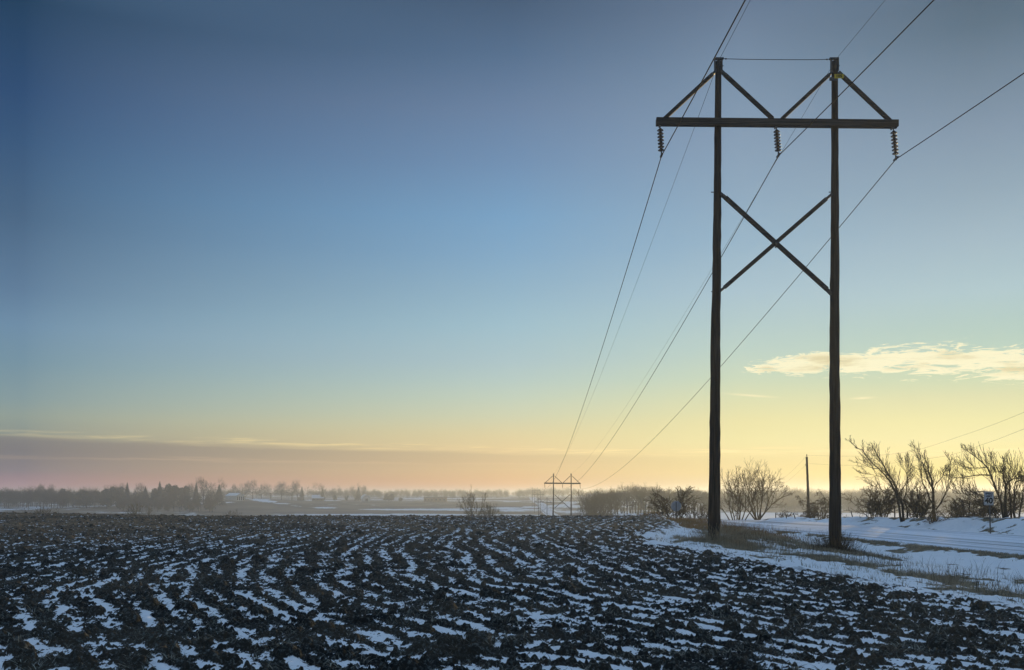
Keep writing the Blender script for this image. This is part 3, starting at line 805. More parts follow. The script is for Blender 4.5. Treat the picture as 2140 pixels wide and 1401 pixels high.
# the bare wood right of the second pylon
def woods_row(lst, name, label, cat, group):
    for px, dep, top in lst:
        x = at(px, dep); z = lz(x, dep); H = zat(top, dep) - z
        w = H / 10.0
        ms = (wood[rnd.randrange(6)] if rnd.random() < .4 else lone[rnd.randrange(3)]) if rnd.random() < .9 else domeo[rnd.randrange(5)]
        put_tree(name, ms, (x, dep, z - .2), rnd.random() * 6.28, (w * rnd.uniform(.85, 1.2), w * rnd.uniform(.85, 1.2), w), label, cat, group)
L1 = []
for i in range(46):
    px = 1226 + 264 * (i + rnd.random() * .9) / 46
    top = 1026 - 12 * math.exp(-((px - 1335) / 40) ** 2) - 6 * math.exp(-((px - 1215) / 12) ** 2) - 4 * math.exp(-((px - 1420) / 50) ** 2) + rnd.uniform(-5, 8)
    L1.append((px, rnd.uniform(300, 430), top))
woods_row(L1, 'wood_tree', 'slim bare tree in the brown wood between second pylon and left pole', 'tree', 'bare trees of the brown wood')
L1b = [(1232 + 252 * rnd.random(), rnd.uniform(270, 330), 1050 + rnd.uniform(-8, 8)) for i in range(22)]
woods_row(L1b, 'undergrowth_shrub', 'low brown shrub along the front of the brown wood', 'bush', 'shrubs before the brown wood')

# far woods: one mass of bare trees
def woods_mass(name, seed, n, pick, label):
    r = random.Random(seed); src = []
    for ms in (domeo if seed == 3 else dome):
        me = ms[1]; co = np.empty(len(me.vertices) * 3, np.float32); me.vertices.foreach_get('co', co)
        lp = np.empty(len(me.loops), np.int32); me.loops.foreach_get('vertex_index', lp)
        tot = np.empty(len(me.polygons), np.int32); me.polygons.foreach_get('loop_total', tot)
        assert (tot == tot[0]).all()
        src.append((co.reshape(-1, 3), lp.reshape(-1, tot[0])))
    V, Q, off = [], [], 0
    for i in range(n):
        px, dep, top = pick(r); x = at(px, dep); z = lz(x, dep); H = zat(top, dep) - z; k = max(.3, H / 10)
        c, f = src[r.randrange(5)]; a = r.random() * 6.28
        P = np.stack([(c[:, 0] * math.cos(a) - c[:, 1] * math.sin(a)) * k, (c[:, 0] * math.sin(a) + c[:, 1] * math.cos(a)) * k, c[:, 2] * k], 1) + np.array([x, dep, z])
        V.append(P); Q.append(f + off); off += len(P)
    tag(np_mesh(name, np.concatenate(V), np.concatenate(Q), [M['bark_brown']], smooth=False), label, 'woods', kind='stuff')
woods_mass('woods', 2, 420, lambda r: (lambda px: (px, r.uniform(1150, 1500), 1025 - 4 * math.exp(-((px - 1160) / 60) ** 2) + r.uniform(-3, 5)))(r.uniform(470, 1500)), 'hazy bare woods along the horizon behind the far fields')
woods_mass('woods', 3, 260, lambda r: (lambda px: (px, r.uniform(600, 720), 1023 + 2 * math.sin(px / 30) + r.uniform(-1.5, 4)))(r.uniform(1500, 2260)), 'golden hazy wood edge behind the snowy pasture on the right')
woods_mass('woods', 5, 160, lambda r: (r.uniform(-160, 480), r.uniform(1000, 1200), 1026 + r.uniform(-4, 6)), 'pale hazy woods beyond the left-hand trees')

# ------------------------------------------------------------------ H-frame pylons
TY = 36.0; MPX = TY / F
PX0 = at(1496, TY)                                   # origin under the left pole
ORG = Vector((PX0, TY, 0.0))
def P(px, py, dy=0.0): return Vector(((px - 1070) * MPX - PX0, dy, EYE + (1035 - py) * MPX))
def pole_mesh(base, top, r0, r1, seed):
    rnd = random.Random(seed); pts = []; rads = []; n = 46
    a = rnd.uniform(0, 6)
    for i in range(n + 1):
        t = i / n; p = Vector(base).lerp(Vector(top), t)
        p = p + Vector((.014 * math.sin(a + t * 9) + rnd.gauss(0, .006), .02 * math.cos(a + t * 7), 0)) * math.sin(math.pi * t)
        pts.append(p); rads.append((r0 + (r1 - r0) * t) * (1 + rnd.gauss(0, .022)))
    b = MB(); b.tube(pts, rads, 18); return b
def make_pylon():
    root = empty('power_pylon', ORG)
    tops = (P(1501.5, 129), P(1744.5, 129)); bases = (P(1491.5, 1130), P(1745, 1150))
    for i in (0, 1):
        b = Vector((bases[i].x, 0, bases[i].z - .9))
        pole_mesh(b, tops[i], .24, .113, 3 + i).build('pole', M['pole'], root, True)
    for dy, x0, x1, y0, y1 in ((-.21, 1370, 1872.5, 257.5, 262.5), (.21, 1372.5, 1878.5, 252.5, 257.5)):
        b = MB(); b.bar(P(x0, y0, dy), P(x1, y1, dy), .25, .11); b.build('crossarm', M['plank'], root)
    for a, c in (((1494, 151), (1388, 249)), ((1510, 152), (1615, 249)), ((1737, 153), (1634, 249)), ((1756, 155), (1860, 253))):
        b = MB(); A, Cc = P(*a), P(*c)
        d = (Cc - A).normalized()
        b.bar(A + d * .12, Cc, .135, .12)
        o = b.build('arm_brace', M['plank'], root)
        h = MB(); h.bar(A - d * .1, A + d * .36, .09, .16)
        for t in (.08, .2, .3): h.bar(A + d * t + Vector((0, -.12, 0)), A + d * t + Vector((0, .12, 0)), .035, .035)
        h.build('brace_bracket', M['steel'], o)
    for a, c, dy in (((1507, 407), (1735, 613), -.07), ((1507, 607), (1736, 408), .07)):
        b = MB(); A, Cc = P(*a), P(*c); d = (Cc - A).normalized()
        b.bar(A + d * .2 + Vector((0, dy, 0)), Cc - d * .2 + Vector((0, dy, 0)), .155, .12); o = b.build('cross_brace', M['plank'], root)
        for q, dd in ((A, d), (Cc, -d)):
            h = MB()
            h.bar(q - dd * .06, q + dd * .42 + Vector((0, dy, 0)), .10, .16)
            for t in (.1, .22, .34): h.bar(q + dd * t + Vector((0, dy - .13, 0)), q + dd * t + Vector((0, dy + .13, 0)), .04, .04)
            h.build('brace_bracket', M['steel'], o)
    b = MB(); c = P(1621, 510); b.bar(c - Vector((.0, 0, .16)), c + Vector((0, 0, .16)), .05, .05); b.bar(c - Vector((0, .2, 0)), c + Vector((0, .2, 0)), .09, .09); b.build('brace_bolt', M['steel'], root)
    for i, (xa, xb, cx, ext) in enumerate(((1492.7, 1509.6, 1501.5, 1), (1736, 1752.5, 1744.5, -1))):
        b = MB()
        for x in (xa + 1.1, xb - 1.1): b.bar(P(x, 149), P(x, 122.5), .035, .14)
        b.bar(P(xa - (2.5 if ext < 0 else 0), 123.2), P(xb + (2.5 if ext > 0 else 0), 123.2), .065, .12)
        b.tube([P(cx, 131), P(cx, 123)], [.035, .035], 8)
        b.bar(P(xa, 138), P(xb + 2.5, 138), .025, .025)
        b.build('top_bracket', M['steel'], root)
        for py in (402, 610):
            b = MB(); x0 = (1486 if i == 0 else 1752); b.bar(P(x0, py, 0), P(x0 + 20 * (1 if i == 0 else -1), py, 0), .03, .03); b.build('bolt', M['steel'], root)
    b = MB(); b.tube([P(1511, 123.2), P(1560, 124.4), P(1622, 125.0), P(1690, 125.2), P(1734, 124.4)], [.012] * 5, 6)
    for x, y in ((1517, 123.3), (1728, 124.5)): b.tube([P(x - 1.2, y), P(x + 1.2, y)], [.028, .028], 8)
    b.build('tie_wire', M['wire'], root)
    ends = []
    for (xt, yt, xb, yb) in ((1379.5, 264, 1382.5, 326), (1622.5, 267, 1627, 326), (1867, 269, 1872.5, 333)):
        T, B = P(xt, yt), P(xb, yb); d = (B - T); L = d.length; d.normalize()
        st = MB(); st.tube([T, B - d * .08], [.022, .022], 6); st.bar(T + Vector((0, -.24, .05)), T + Vector((0, .24, .05)), .05, .05)
        so = st.build('insulator_string', M['steel'], root)
        n = 7; st0 = .10; step = (L - .10 - .20) / (n - .4)
        for k in range(n):
            c = T + d * (st0 + step * (k + .35))
            q = MB(); q.lathe([(.03, .062), (.05, .055), (.055, .02), (.10, .005), (.127, -.02), (.12, -.032), (.07, -.02), (.03, -.035)], c, 18)
            q.build('insulator_disc', M['porcelain'], so, True)
        cl = MB(); cl.bar(B + Vector((0, -.20, .02)), B + Vector((0, .20, .02)), .07, .05); cl.bar(B + Vector((0, 0, -.04)), B + Vector((0, 0, .12)), .05, .06)
        cl.build('wire_clamp', M['steel'], so); ends.append(B)
    return root, ends, tops
pylon, hang, tops = make_pylon()
tag(pylon, 'tall near wooden H-frame pylon with yellow plate numbered 105', 'pylon', 'wooden pylons of the power line')
near_parts = list(pylon.children)

def text_obj(body, size, loc, m, name, parent, bold=.0, sx=1.0):
    c = bpy.data.curves.new('lettering', 'FONT'); c.body = body; c.size = size; c.align_x = 'CENTER'; c.align_y = 'CENTER'; c.offset = bold; c.extrude = .002
    t = bpy.data.objects.new('lettering', c); COL.objects.link(t); bpy.context.view_layer.update()
    me = bpy.data.meshes.new_from_object(t.evaluated_get(bpy.context.evaluated_depsgraph_get()))
    COL.objects.unlink(t); bpy.data.objects.remove(t)
    me.materials.clear(); me.materials.append(m)
    for v in me.vertices: v.co = (v.co.x * sx, -v.co.z, v.co.y)
    o = bpy.data.objects.new(name, me); COL.objects.link(o); o.parent = parent; o.location = loc; return o

# copies down the line (the far ones too small for sub-parts)
def pylon_copy(x, y, ztop, label):
    r = pylon.copy(); COL.objects.link(r)
    r.location = (x, y, ztop - tops[0].z); r['label'] = label
    for ch in near_parts:
        if ch.name.split('.')[0] in ('tie_wire', 'bolt'): continue
        c = ch.copy(); COL.objects.link(c); c.parent = r
        if y < 300 and ch.name.startswith('insulator'):
            for g in ch.children:
                d = g.copy(); COL.objects.link(d); d.parent = c
    return r
SPOTS = [(at(1496, TY), TY, tops[0].z)]
for pxl, dep, top, lab in ((1156, 238, 991, 'second wooden H-frame pylon standing whole beyond the field crest'),
                           (1125.5, 505, 1040.5, 'small hazy pylon low in the valley, left of second pylon'),
                           (1117.2, 726, 1027.5, 'faint pylon behind the small valley pylon, its arm a little higher'),
                           (1112.5, 850, 1019.5, 'faintest and farthest pylon, its arm against the horizon sky')):
    x, zt = at(pxl, dep), zat(top, dep)
    pylon_copy(x, dep, zt, lab); SPOTS.append((x, dep, zt))
SPOTS.insert(0, (SPOTS[0][0] - 2.8, -168, tops[0].z))

plate = MB(); c = P(1749.7, 164.5, -.20); plate.box(c, (.345, .012, .158)); po = plate.build('number_plate', M['yellow'], pylon)
text_obj('105', .155, c + Vector((0, -.0085, 0)), M['black'], 'number', po, .006, 1.05)
plate = MB(); plate.box(P(1738, 170, -.185), (.30, .012, .135)); tag(plate.build('blank_plate', M['steel'], pylon), 'small plain grey plate beside the yellow one')

def sag_wire(name, local, sag, rad, label, cat, group):
    b = MB(); pts = []
    loc = [Vector((s[0], s[1], s[2] - tops[0].z)) + local for s in SPOTS]
    for i in range(len(loc) - 1):
        n = 60 if i < 2 else 16
        for k in range(n + (1 if i == len(loc) - 2 else 0)):
            t = k / n; p = loc[i].lerp(loc[i + 1], t); p = p - Vector((0, 0, 4 * sag * (1.5 if i == 0 else 1) * t * (1 - t))); pts.append(p)
    b.tube(pts, [rad] * len(pts), 6); tag(b.build(name, M['wire'], None, True), label, cat, group)
for h, lab in zip(hang, ('thick wire hanging from the insulator farthest from the numbered pole', 'thick wire hanging from the middle insulator between the poles', 'thick wire hanging from the outer insulator beside the numbered pole')):
    sag_wire('power_line', h, 3.3, .0175, lab, 'wire', 'thick power wires')
sag_wire('shield_wire', P(1504.5, 122.5), 2.3, .0075, 'thin wire running over the top of the unnumbered near pole', 'wire', 'thin top wires')
sag_wire('shield_wire', P(1748.5, 122.5), 2.3, .0065, 'thin wire running over the top of the numbered near pole', 'wire', 'thin top wires')

# weeds round the two pole feet
def weeds(x, y, n, seed, label):
    r = random.Random(seed); T = MB(); z0 = lz(x, y)
    for i in range(n):
        a = r.uniform(0, 6.283); q = abs(r.gauss(.22, .38)) + .1; H = r.uniform(.25, 1.15) * math.exp(-.55 * q)
        bx, by = math.cos(a) * q, math.sin(a) * q * 1.1
        d = Vector((math.cos(a) * .35 + r.gauss(0, .2), math.sin(a) * .3 + r.gauss(0, .2), 1)).normalized()
        p = Vector((bx, by, -.05)); pts = [p]
        for k in range(4):
            d = (d + Vector((r.gauss(0, .12), r.gauss(0, .12), -.03 * k))).normalized(); p = p + d * (H / 4); pts.append(p)
        rr_ = r.uniform(.004, .008); T.tube(pts, [rr_, rr_, rr_ * .8, rr_ * .6, rr_ * .4], 3, False)
        for k in range(r.randrange(0, 5)):
            j = r.randrange(1, 4); dd = (d + Vector((r.gauss(0, .8), r.gauss(0, .8), r.gauss(.2, .3)))).normalized() * H * r.uniform(.12, .3)
            T.tube([pts[j], pts[j] + dd], [rr_ * .6, rr_ * .35], 3, False)
    e = T.build('dry_weeds', M['grass'] if seed == 1 else M['twig']); e.location = (x, y, z0); tag(e, label, 'weeds')
weeds(at(1492, TY) + .1, TY - .1, 620, 1, 'dry grass and weeds round the foot of the unnumbered pole')
weeds(at(1745, TY), TY, 620, 2, 'dark tangled weeds round the foot of the numbered pole')

# ------------------------------------------------------------------ signs, utility pole, fence
def speed_sign():
    Y = 53.0; X = at(2069, Y); z = lz(X, Y); e = empty('speed_sign', (X, Y, z))
    top = zat(1027.5, Y) - z; bot = zat(1056, Y) - z; w = 20 * Y / F
    cx = at(2066.5, Y) - X
    b = MB(); b.bar((.05, .03, -.4), (-.03, .03, top - .12), .06, .045); b.build('post', M['steel'], e)
    def rounded(w, h, rc, y0, y1):
        m = MB(); pts = []
        for sx, sz, a0 in ((1, 1, 0), (-1, 1, 90), (-1, -1, 180), (1, -1, 270)):
            for k in range(5):
                a = R(a0 + k * 22.5); pts.append((sx * (w / 2 - rc) + rc * math.cos(a), sz * (h / 2 - rc) + rc * math.sin(a)))
        n = len(pts); m.add([(x, y0, zz) for x, zz in pts] + [(x, y1, zz) for x, zz in pts],
              [tuple(range(n)), tuple(range(2 * n - 1, n - 1, -1))] + [(i, i + n, (i + 1) % n + n, (i + 1) % n) for i in range(n)])
        return m
    h = top - bot
    p = rounded(w, h, .04, -.004, .004).build('sign_panel', M['white'], e); p.location = (cx, -.005, (top + bot) / 2); p.rotation_euler = (0, R(1.5), 0)
    bo = MB()
    for (x0, z0, x1, z1) in ((-w / 2 + .03, h / 2 - .03, w / 2 - .03, h / 2 - .03), (-w / 2 + .03, -h / 2 + .03, w / 2 - .03, -h / 2 + .03), (-w / 2 + .03, -h / 2 + .03, -w / 2 + .03, h / 2 - .03), (w / 2 - .03, -h / 2 + .03, w / 2 - .03, h / 2 - .03)):
        bo.bar((x0, -.0062, z0), (x1, -.0062, z1), .014, .003)
    bo.build('border', M['black'], p)
    text_obj('SPEED', .135, (0, -.0075, h * .33), M['black'], 'lettering', p, .006, 1.12)
    text_obj('LIMIT', .135, (0, -.0075, h * .15), M['black'], 'lettering', p, .006, 1.12)
    text_obj('40', .44, (0, -.0075, -h * .19), M['black'], 'lettering', p, .02, .98)
    tag(e, 'white speed limit sign reading 40 on a thin dark post by the road', 'road sign')
speed_sign()

def stop_back():
    Y = 74.0; X = at(1413, Y); z = lz(X, Y); e = empty('octagonal_sign', (X, Y, z), R(-4))
    c = zat(1058, Y) - z; r = 10.6 * Y / F / math.cos(math.pi / 8)
    b = MB(); b.bar((0, -.05, -.4), (0, -.05, zat(1049.5, Y) - z), .06, .05); b.build('post', M['steel'], e)
    m = MB(); n = 8; pts = [(r * math.cos(math.pi / 8 + i * math.pi / 4), c + r * math.sin(math.pi / 8 + i * math.pi / 4)) for i in range(8)]
    m.add([(x, -.015, zz) for x, zz in pts] + [(x, -.009, zz) for x, zz in pts], [tuple(range(8)), tuple(range(15, 7, -1))] + [(i, i + 8, (i + 1) % 8 + 8, (i + 1) % 8) for i in range(8)])
    m.build('sign_panel', M['bare_metal'], e)
    tag(e, 'octagonal road sign seen from its bare grey back at the field corner', 'road sign')
stop_back()

def utility_pole():
    Y = 110.0; X = at(1691, Y); z = lz(X, Y); e = empty('utility_pole', (X, Y, z))
    tx = at(1686, Y) - X; tz = zat(955, Y) - z
    pole_mesh((0, 0, -.6), (tx, 0, tz), .17, .12, 9).build('pole', M['pole'], e, True)
    b = MB(); b.tube([(tx, 0, tz), (tx, 0, tz + .12), (tx, 0, tz + .16), (tx, 0, tz + .28)], [.03, .03, .07, .05], 8); b.build('pin_insulator', M['porcelain'], e)
    b = MB(); s0 = zat(973, Y) - z; b.tube([(tx + .1, 0, s0), (tx - .16, 0, s0), (tx - .16, 0, s0 + .12)], [.03, .03, .05], 8); b.build('side_insulator', M['porcelain'], e)
    tag(e, 'thin leaning utility pole beyond the road between the two tall poles', 'utility pole')
    for (py0, mids, name, lab) in ((952, ((1800, 953.5, 92), (1900, 944, 76), (2010, 911, 60), (2140, 862, 48), (2400, 745, 34)), 'utility_wire', 'upper thin wire running right from the leaning utility pole'),
                       (969, ((1800, 973, 92), (1960, 956, 68), (2060, 927, 56), (2140, 897, 48), (2400, 800, 34)), 'utility_wire', 'lower thin wire running right from the leaning utility pole')):
        pts = [Vector((X + tx, Y, zat(py0, Y)))] + [Vector((at(px, d), d, zat(py, d))) for px, py, d in mids]
        fine = []
        for i in range(len(pts) - 1):
            p0, p1, p2, p3 = pts[max(i - 1, 0)], pts[i], pts[i + 1], pts[min(i + 2, len(pts) - 1)]
            for k in range(8):
                t = k / 8; fine.append(.5 * ((2 * p1) + (p2 - p0) * t + (2 * p0 - 5 * p1 + 4 * p2 - p3) * t * t + (3 * p1 - p0 - 3 * p2 + p3) * t ** 3))
        fine.append(pts[-1])
        b = MB(); b.tube(fine, [.0055] * len(fine), 5); tag(b.build(name, M['wire']), lab, 'wire', 'thin utility wires')
    for (py0, x1, y1, lab) in ((953, 1615, 1012, 'upper thin wire running left from the leaning utility pole'), (970, 1612, 1024, 'lower thin wire running left from the leaning utility pole')):
        b = MB(); a = Vector((X + tx, Y, zat(py0, Y))); c = Vector((at(x1, 190), 190, zat(y1, 190)))
        pts = [a.lerp(c, k / 12) - Vector((0, 0, 4 * .5 * (k / 12) * (1 - k / 12))) for k in range(13)]
        b.tube(pts, [.0055] * 13, 5); tag(b.build('utility_wire', M['wire']), lab, 'wire', 'thin utility wires')
utility_pole()

def fence_post(px, top, lean, dep, label):
    x = at(px, dep); z = lz(x, dep); H = max(.6, zat(top, dep) - z)
    b = MB(); b.tube([(0, 0, -.3), (lean * .5, .01, H * .5), (lean, 0, H)], [.05, .047, .043], 7)
    o = b.build('fence_post', M['pole']); o.location = (x, dep, z); tag(o, label, 'fence post', 'leaning fence posts')
fence_post(1621, 1083, .02, 96, 'short upright fence post beside the fan-shaped tree')
fence_post(1645, 1074, -.22, 92, 'fence post leaning left, in the middle of three by the road')
fence_post(1664, 1076, -.30, 88, 'most tilted fence post, nearest the leaning utility pole')
fence_post(1784, 1070, -.22, 82, 'fence post leaning left just right of the numbered pole')
fence_post(1811, 1077, .02, 80, 'upright fence post left of the broad dense bush')
fence_post(1870, 1058, .0, 73, 'fence post hidden in twigs beside the leaning tree')
fence_post(2025, 1048, .03, 66, 'fence post in the brush left of the speed sign')

# ------------------------------------------------------------------ far farm buildings
def gable(name, px, dep, w, d, h, rise, rz, wm, rm, label, cat, doors=0, wins=0, ridge='x'):
    x = at(px, dep); z = lz(x, dep); e = empty(name, (x, dep, z), rz)
    b = MB(); hw, hd = w / 2, d / 2
    if ridge == 'x':
        b.add([(-hw, -hd, -1), (hw, -hd, -1), (hw, hd, -1), (-hw, hd, -1), (-hw, -hd, h), (hw, -hd, h), (hw, hd, h), (-hw, hd, h), (-hw, 0, h + rise), (hw, 0, h + rise)],
              [(0, 1, 5, 4), (2, 3, 7, 6), (1, 2, 6, 9, 5), (3, 0, 4, 8, 7)])
        r = MB(); o = .4
        for s in (-1, 1):
            k = rise * o / hd
            r.add([(-hw - o, s * (hd + o), h - k + .05), (hw + o, s * (hd + o), h - k + .05), (hw + o, 0, h + rise + .05), (-hw - o, 0, h + rise + .05),
                   (-hw - o, s * (hd + o), h - k + .25), (hw + o, s * (hd + o), h - k + .25), (hw + o, 0, h + rise + .25), (-hw - o, 0, h + rise + .25)],
                  [(0, 1, 2, 3), (4, 5, 6, 7), (0, 1, 5, 4), (1, 2, 6, 5), (3, 0, 4, 7)])
    b.build('wall', wm, e); r.build('roof', rm, e)
    for k in range(doors):
        q = MB(); q.box((hw + .03, -hd + d * (k + .5) / doors, h * .42), (.06, d / doors * .55, h * .8)); q.build('door', M['glass'], e)
    for k in range(wins):
        q = MB(); q.box((-hw + w * (k + .5) / wins, -hd - .03, h * .55), (w / wins * .4, .06, h * .35)); q.build('window', M['glass'], e)
    return tag(e, label, cat)
gable('barn', 491, 860, 15, 9, 4.2, 2.2, R(-34), M['barn_wall'], M['barn_roof'], 'pale barn with snowy roof and row of doors on the far hill', 'barn', doors=4)
gable('house', 664, 1010, 12, 9, 3.2, 3.4, R(14), M['brick'], M['barn_roof'], 'low house with one snowy roof slope among the far trees', 'house', wins=3)
gable('house', 903, 1040, 18, 9, 4.4, 1.0, R(3), M['brick'], M['dark_roof'], 'long low dull building, left of the far pair', 'house', wins=5)
gable('house', 921, 1030, 13, 9, 5.2, .8, R(-3), M['brick'], M['dark_roof'], 'boxier dull building, right of the far pair', 'house', wins=3)
gable('shed', 628, 985, 5, 4, 2.0, 1.4, R(20), M['brick'], M['dark_roof'], 'tiny dark shed at the edge of the far stubble field', 'shed')
def round_barn():
    dep = 1010; x = at(764, dep); z = lz(x, dep); e = empty('round_roofed_barn', (x, dep, z), R(24))
    w, L, h = 8., 9., 3.; prof = [(w / 2 * math.cos(a), h + 4.2 * math.sin(a)) for a in [math.pi * k / 12 for k in range(13)]]
    b = MB(); n = len(prof)
    b.add([(-w / 2, -L / 2, -1), (w / 2, -L / 2, -1)] + [(px_, -L / 2, pz) for px_, pz in prof] + [(-w / 2, L / 2, -1), (w / 2, L / 2, -1)] + [(px_, L / 2, pz) for px_, pz in prof],
          [tuple([0, 1] + [2 + i for i in range(n)]), tuple([n + 2, n + 3] + [n + 4 + i for i in range(n)]), (1, n + 3, n + 4, 2), (0, n + 2, 2 * n + 3, n + 1)])
    b.build('wall', M['barn_wall'], e)
    r = MB(); vs = [(px_ * 1.03, s * (L / 2 + .3), h + (pz - h) * 1.04 + .05) for s in (-1, 1) for px_, pz in prof]
    r.add(vs, [(i, i + 1, i + 1 + n, i + n) for i in range(n - 1)]); r.build('roof', M['barn_roof'], e, True)
    d = MB(); d.box((0, -L / 2 - .03, 1.5), (3, .06, 3)); d.build('door', M['glass'], e)
    tag(e, 'small barn with a rounded bright roof in the middle of the far farms', 'barn')
round_barn()

# ------------------------------------------------------------------ air
hz = MB(); hz.box((0, 0, 0), (9600, 9600, 46)); haze = hz.build('haze', M['black']); haze.location = (0, 0, -1.6)
hm = bpy.data.materials.new('winter_haze'); hm.use_nodes = True; t = NT(hm.node_tree)
out = t.n('ShaderNodeOutputMaterial'); pv = t.n('ShaderNodeVolumePrincipled')
pv.inputs['Color'].default_value = (.76, .84, .98, 1); pv.inputs['Density'].default_value = .00046; pv.inputs['Anisotropy'].default_value = .56
t.link(pv.outputs[0], out.inputs['Volume'])
haze.data.materials.clear(); haze.data.materials.append(hm); tag(haze, kind='stuff')

# ------------------------------------------------------------------ sun and sky
SUN_AZ, SUN_EL = R(25), R(1.6)
sd = Vector((math.sin(SUN_AZ) * math.cos(SUN_EL), math.cos(SUN_AZ) * math.cos(SUN_EL), math.sin(SUN_EL)))
sl = bpy.data.lights.new('sun', 'SUN'); sl.energy = 4.0; sl.angle = R(.6); sl.color = (1.0, .70, .29)
so = bpy.data.objects.new('sun', sl); COL.objects.link(so); so.rotation_euler = sd.to_track_quat('Z', 'Y').to_euler()

w = bpy.data.worlds.new('World'); SC.world = w; w.use_nodes = True
t = NT(w.node_tree)
out = t.n('ShaderNodeOutputWorld'); bg = t.n('ShaderNodeBackground'); t.link(bg.outputs[0], out.inputs[0])
sky = t.n('ShaderNodeTexSky', sky_type='NISHITA'); sky.sun_disc = False; sky.sun_elevation = SUN_EL; sky.sun_rotation = SUN_AZ
gen = t.n('ShaderNodeTexCoord').outputs['Generated']
sp = t.n('ShaderNodeSeparateXYZ'); t.link(gen, sp.inputs[0]); dx, dy, dz = sp.outputs
az = t.m('ARCTAN2', dx, dy)
hyp = t.m('SQRT', t.m('ADD', t.m('MULTIPLY', dx, dx), t.m('MULTIPLY', dy, dy)))
el = t.m('DIVIDE', dz, t.m('MAXIMUM', hyp, .001))
elc = t.m('MAXIMUM', el, 0.0)
away = t.m('ABSOLUTE', t.m('SUBTRACT', az, .47))
away = t.m('MINIMUM', away, t.m('SUBTRACT', 2 * math.pi, away))
mr = t.lin(0.0, 0.98, away, 1.0, 0.0)
mr = t.m('MINIMUM', t.m('MAXIMUM', mr, 0), 1)
# the air below takes away and adds light along each line of sight: the sky behind it is set so that both together give the wanted colour
HAZE_D, HAZE_G, HAZE_TOP = pv.inputs['Density'].default_value, pv.inputs['Anisotropy'].default_value, 21.4
def behind(az_, e, rgb):
    want = np.array([lin1(k) for k in rgb])
    d = np.array([math.sin(az_), math.cos(az_), e]); d /= np.linalg.norm(d)
    ct = float(d @ np.array(sd)); p = (1 - HAZE_G ** 2) / (4 * math.pi * (1 + HAZE_G ** 2 - 2 * HAZE_G * ct) ** 1.5)
    S = np.array((.76, .84, .98)) * (np.array(sl.color) * sl.energy * math.exp(-HAZE_D * 480) * p + np.array((.13, .135, .15)))
    T = math.exp(-HAZE_D * min(4700, (HAZE_TOP - EYE) / max(e, .004)))
    T = max(T, .35)
    return tuple(np.clip((want - S * (1 - T)) / T, want * .25, 1.6)) + (1,)
def sky_ramp(az_, rows):
    k = math.cos(az_)
    return t.ramp(elc, [((1035 - y) / F * k, behind(az_, max(.004, (1035 - y) / F * k), c_)) for y, c_ in rows] + [(.66, lin_c) for lin_c in (srgb(108, 144, 180),)] + [(1.0, srgb(146, 175, 209))])
left = sky_ramp(-.48, [(1030, (170, 138, 136)), (1010, (162, 137, 136)), (983, (140, 130, 133)), (940, (124, 125, 126)), (905, (142, 149, 141)), (870, (148, 160, 151)), (832, (136, 157, 160)), (756, (120, 149, 165)), (680, (113, 144, 170)),
                       (605, (98, 127, 156)), (454, (77, 105, 135)), (300, (60, 90, 126)), (190, (50, 79, 117)), (0, (38, 66, 95))])
mid_r = sky_ramp(0.0, [(1030, (228, 192, 146)), (1014, (236, 196, 142)), (983, (240, 205, 148)), (945, (236, 210, 158)), (908, (228, 213, 165)), (870, (213, 214, 180)), (832, (200, 212, 191)), (795, (188, 207, 199)), (756, (178, 201, 204)),
                       (680, (164, 195, 207)), (605, (150, 183, 203)), (530, (136, 173, 202)), (454, (126, 166, 200)), (340, (117, 148, 182)), (227, (110, 134, 165)), (113, (90, 115, 145)), (0, (75, 96, 122))])
right = sky_ramp(.45, [(1030, (255, 226, 128)), (990, (255, 238, 150)), (950, (252, 238, 168)), (920, (246, 238, 178)), (880, (240, 235, 176)), (830, (225, 226, 180)), (790, (206, 220, 186)), (730, (190, 213, 196)), (680, (183, 208, 200)), (610, (179, 204, 209)),
                       (500, (166, 189, 201)), (400, (151, 173, 188)), (280, (136, 156, 175)), (120, (111, 131, 149)), (60, (99, 119, 136)), (0, (93, 112, 129))])
core_r = sky_ramp(.24, [(1030, (252, 215, 146)), (990, (252, 227, 160)), (950, (250, 231, 166)), (920, (245, 234, 172)), (880, (238, 230, 172)), (830, (222, 225, 182)), (790, (206, 220, 192)), (730, (192, 213, 202)), (680, (184, 207, 206)), (610, (174, 199, 210)),
                        (500, (156, 184, 203)), (400, (147, 172, 193)), (280, (138, 160, 183)), (150, (125, 147, 170)), (0, (106, 125, 149))])
c = t.mix(t.m('POWER', t.m('MAXIMUM', t.lin(-.48, .0, az), 0.0), .72), left, mid_r)
c = t.mix(t.lin(.0, .24, az), c, core_r)
c = t.mix(t.lin(.24, .46, az), c, right)
rear = t.ramp(elc, [(0, srgb(112, 130, 144)), (.12, srgb(108, 132, 152)), (.3, srgb(100, 132, 160)), (.66, srgb(108, 140, 175)), (1, srgb(146, 175, 209))])
turn = t.m('ABSOLUTE', t.m('SUBTRACT', az, .25)); turn = t.m('MINIMUM', turn, t.m('SUBTRACT', 2 * math.pi, turn))
c = t.mix(t.ss(.80, 1.5, turn), c, rear)
nis = t.n('ShaderNodeVectorMath', operation='SCALE'); t.link(sky.outputs[0], nis.inputs[0]); nis.inputs['Scale'].default_value = .05
c = t.mix(.06, c, nis.outputs[0])
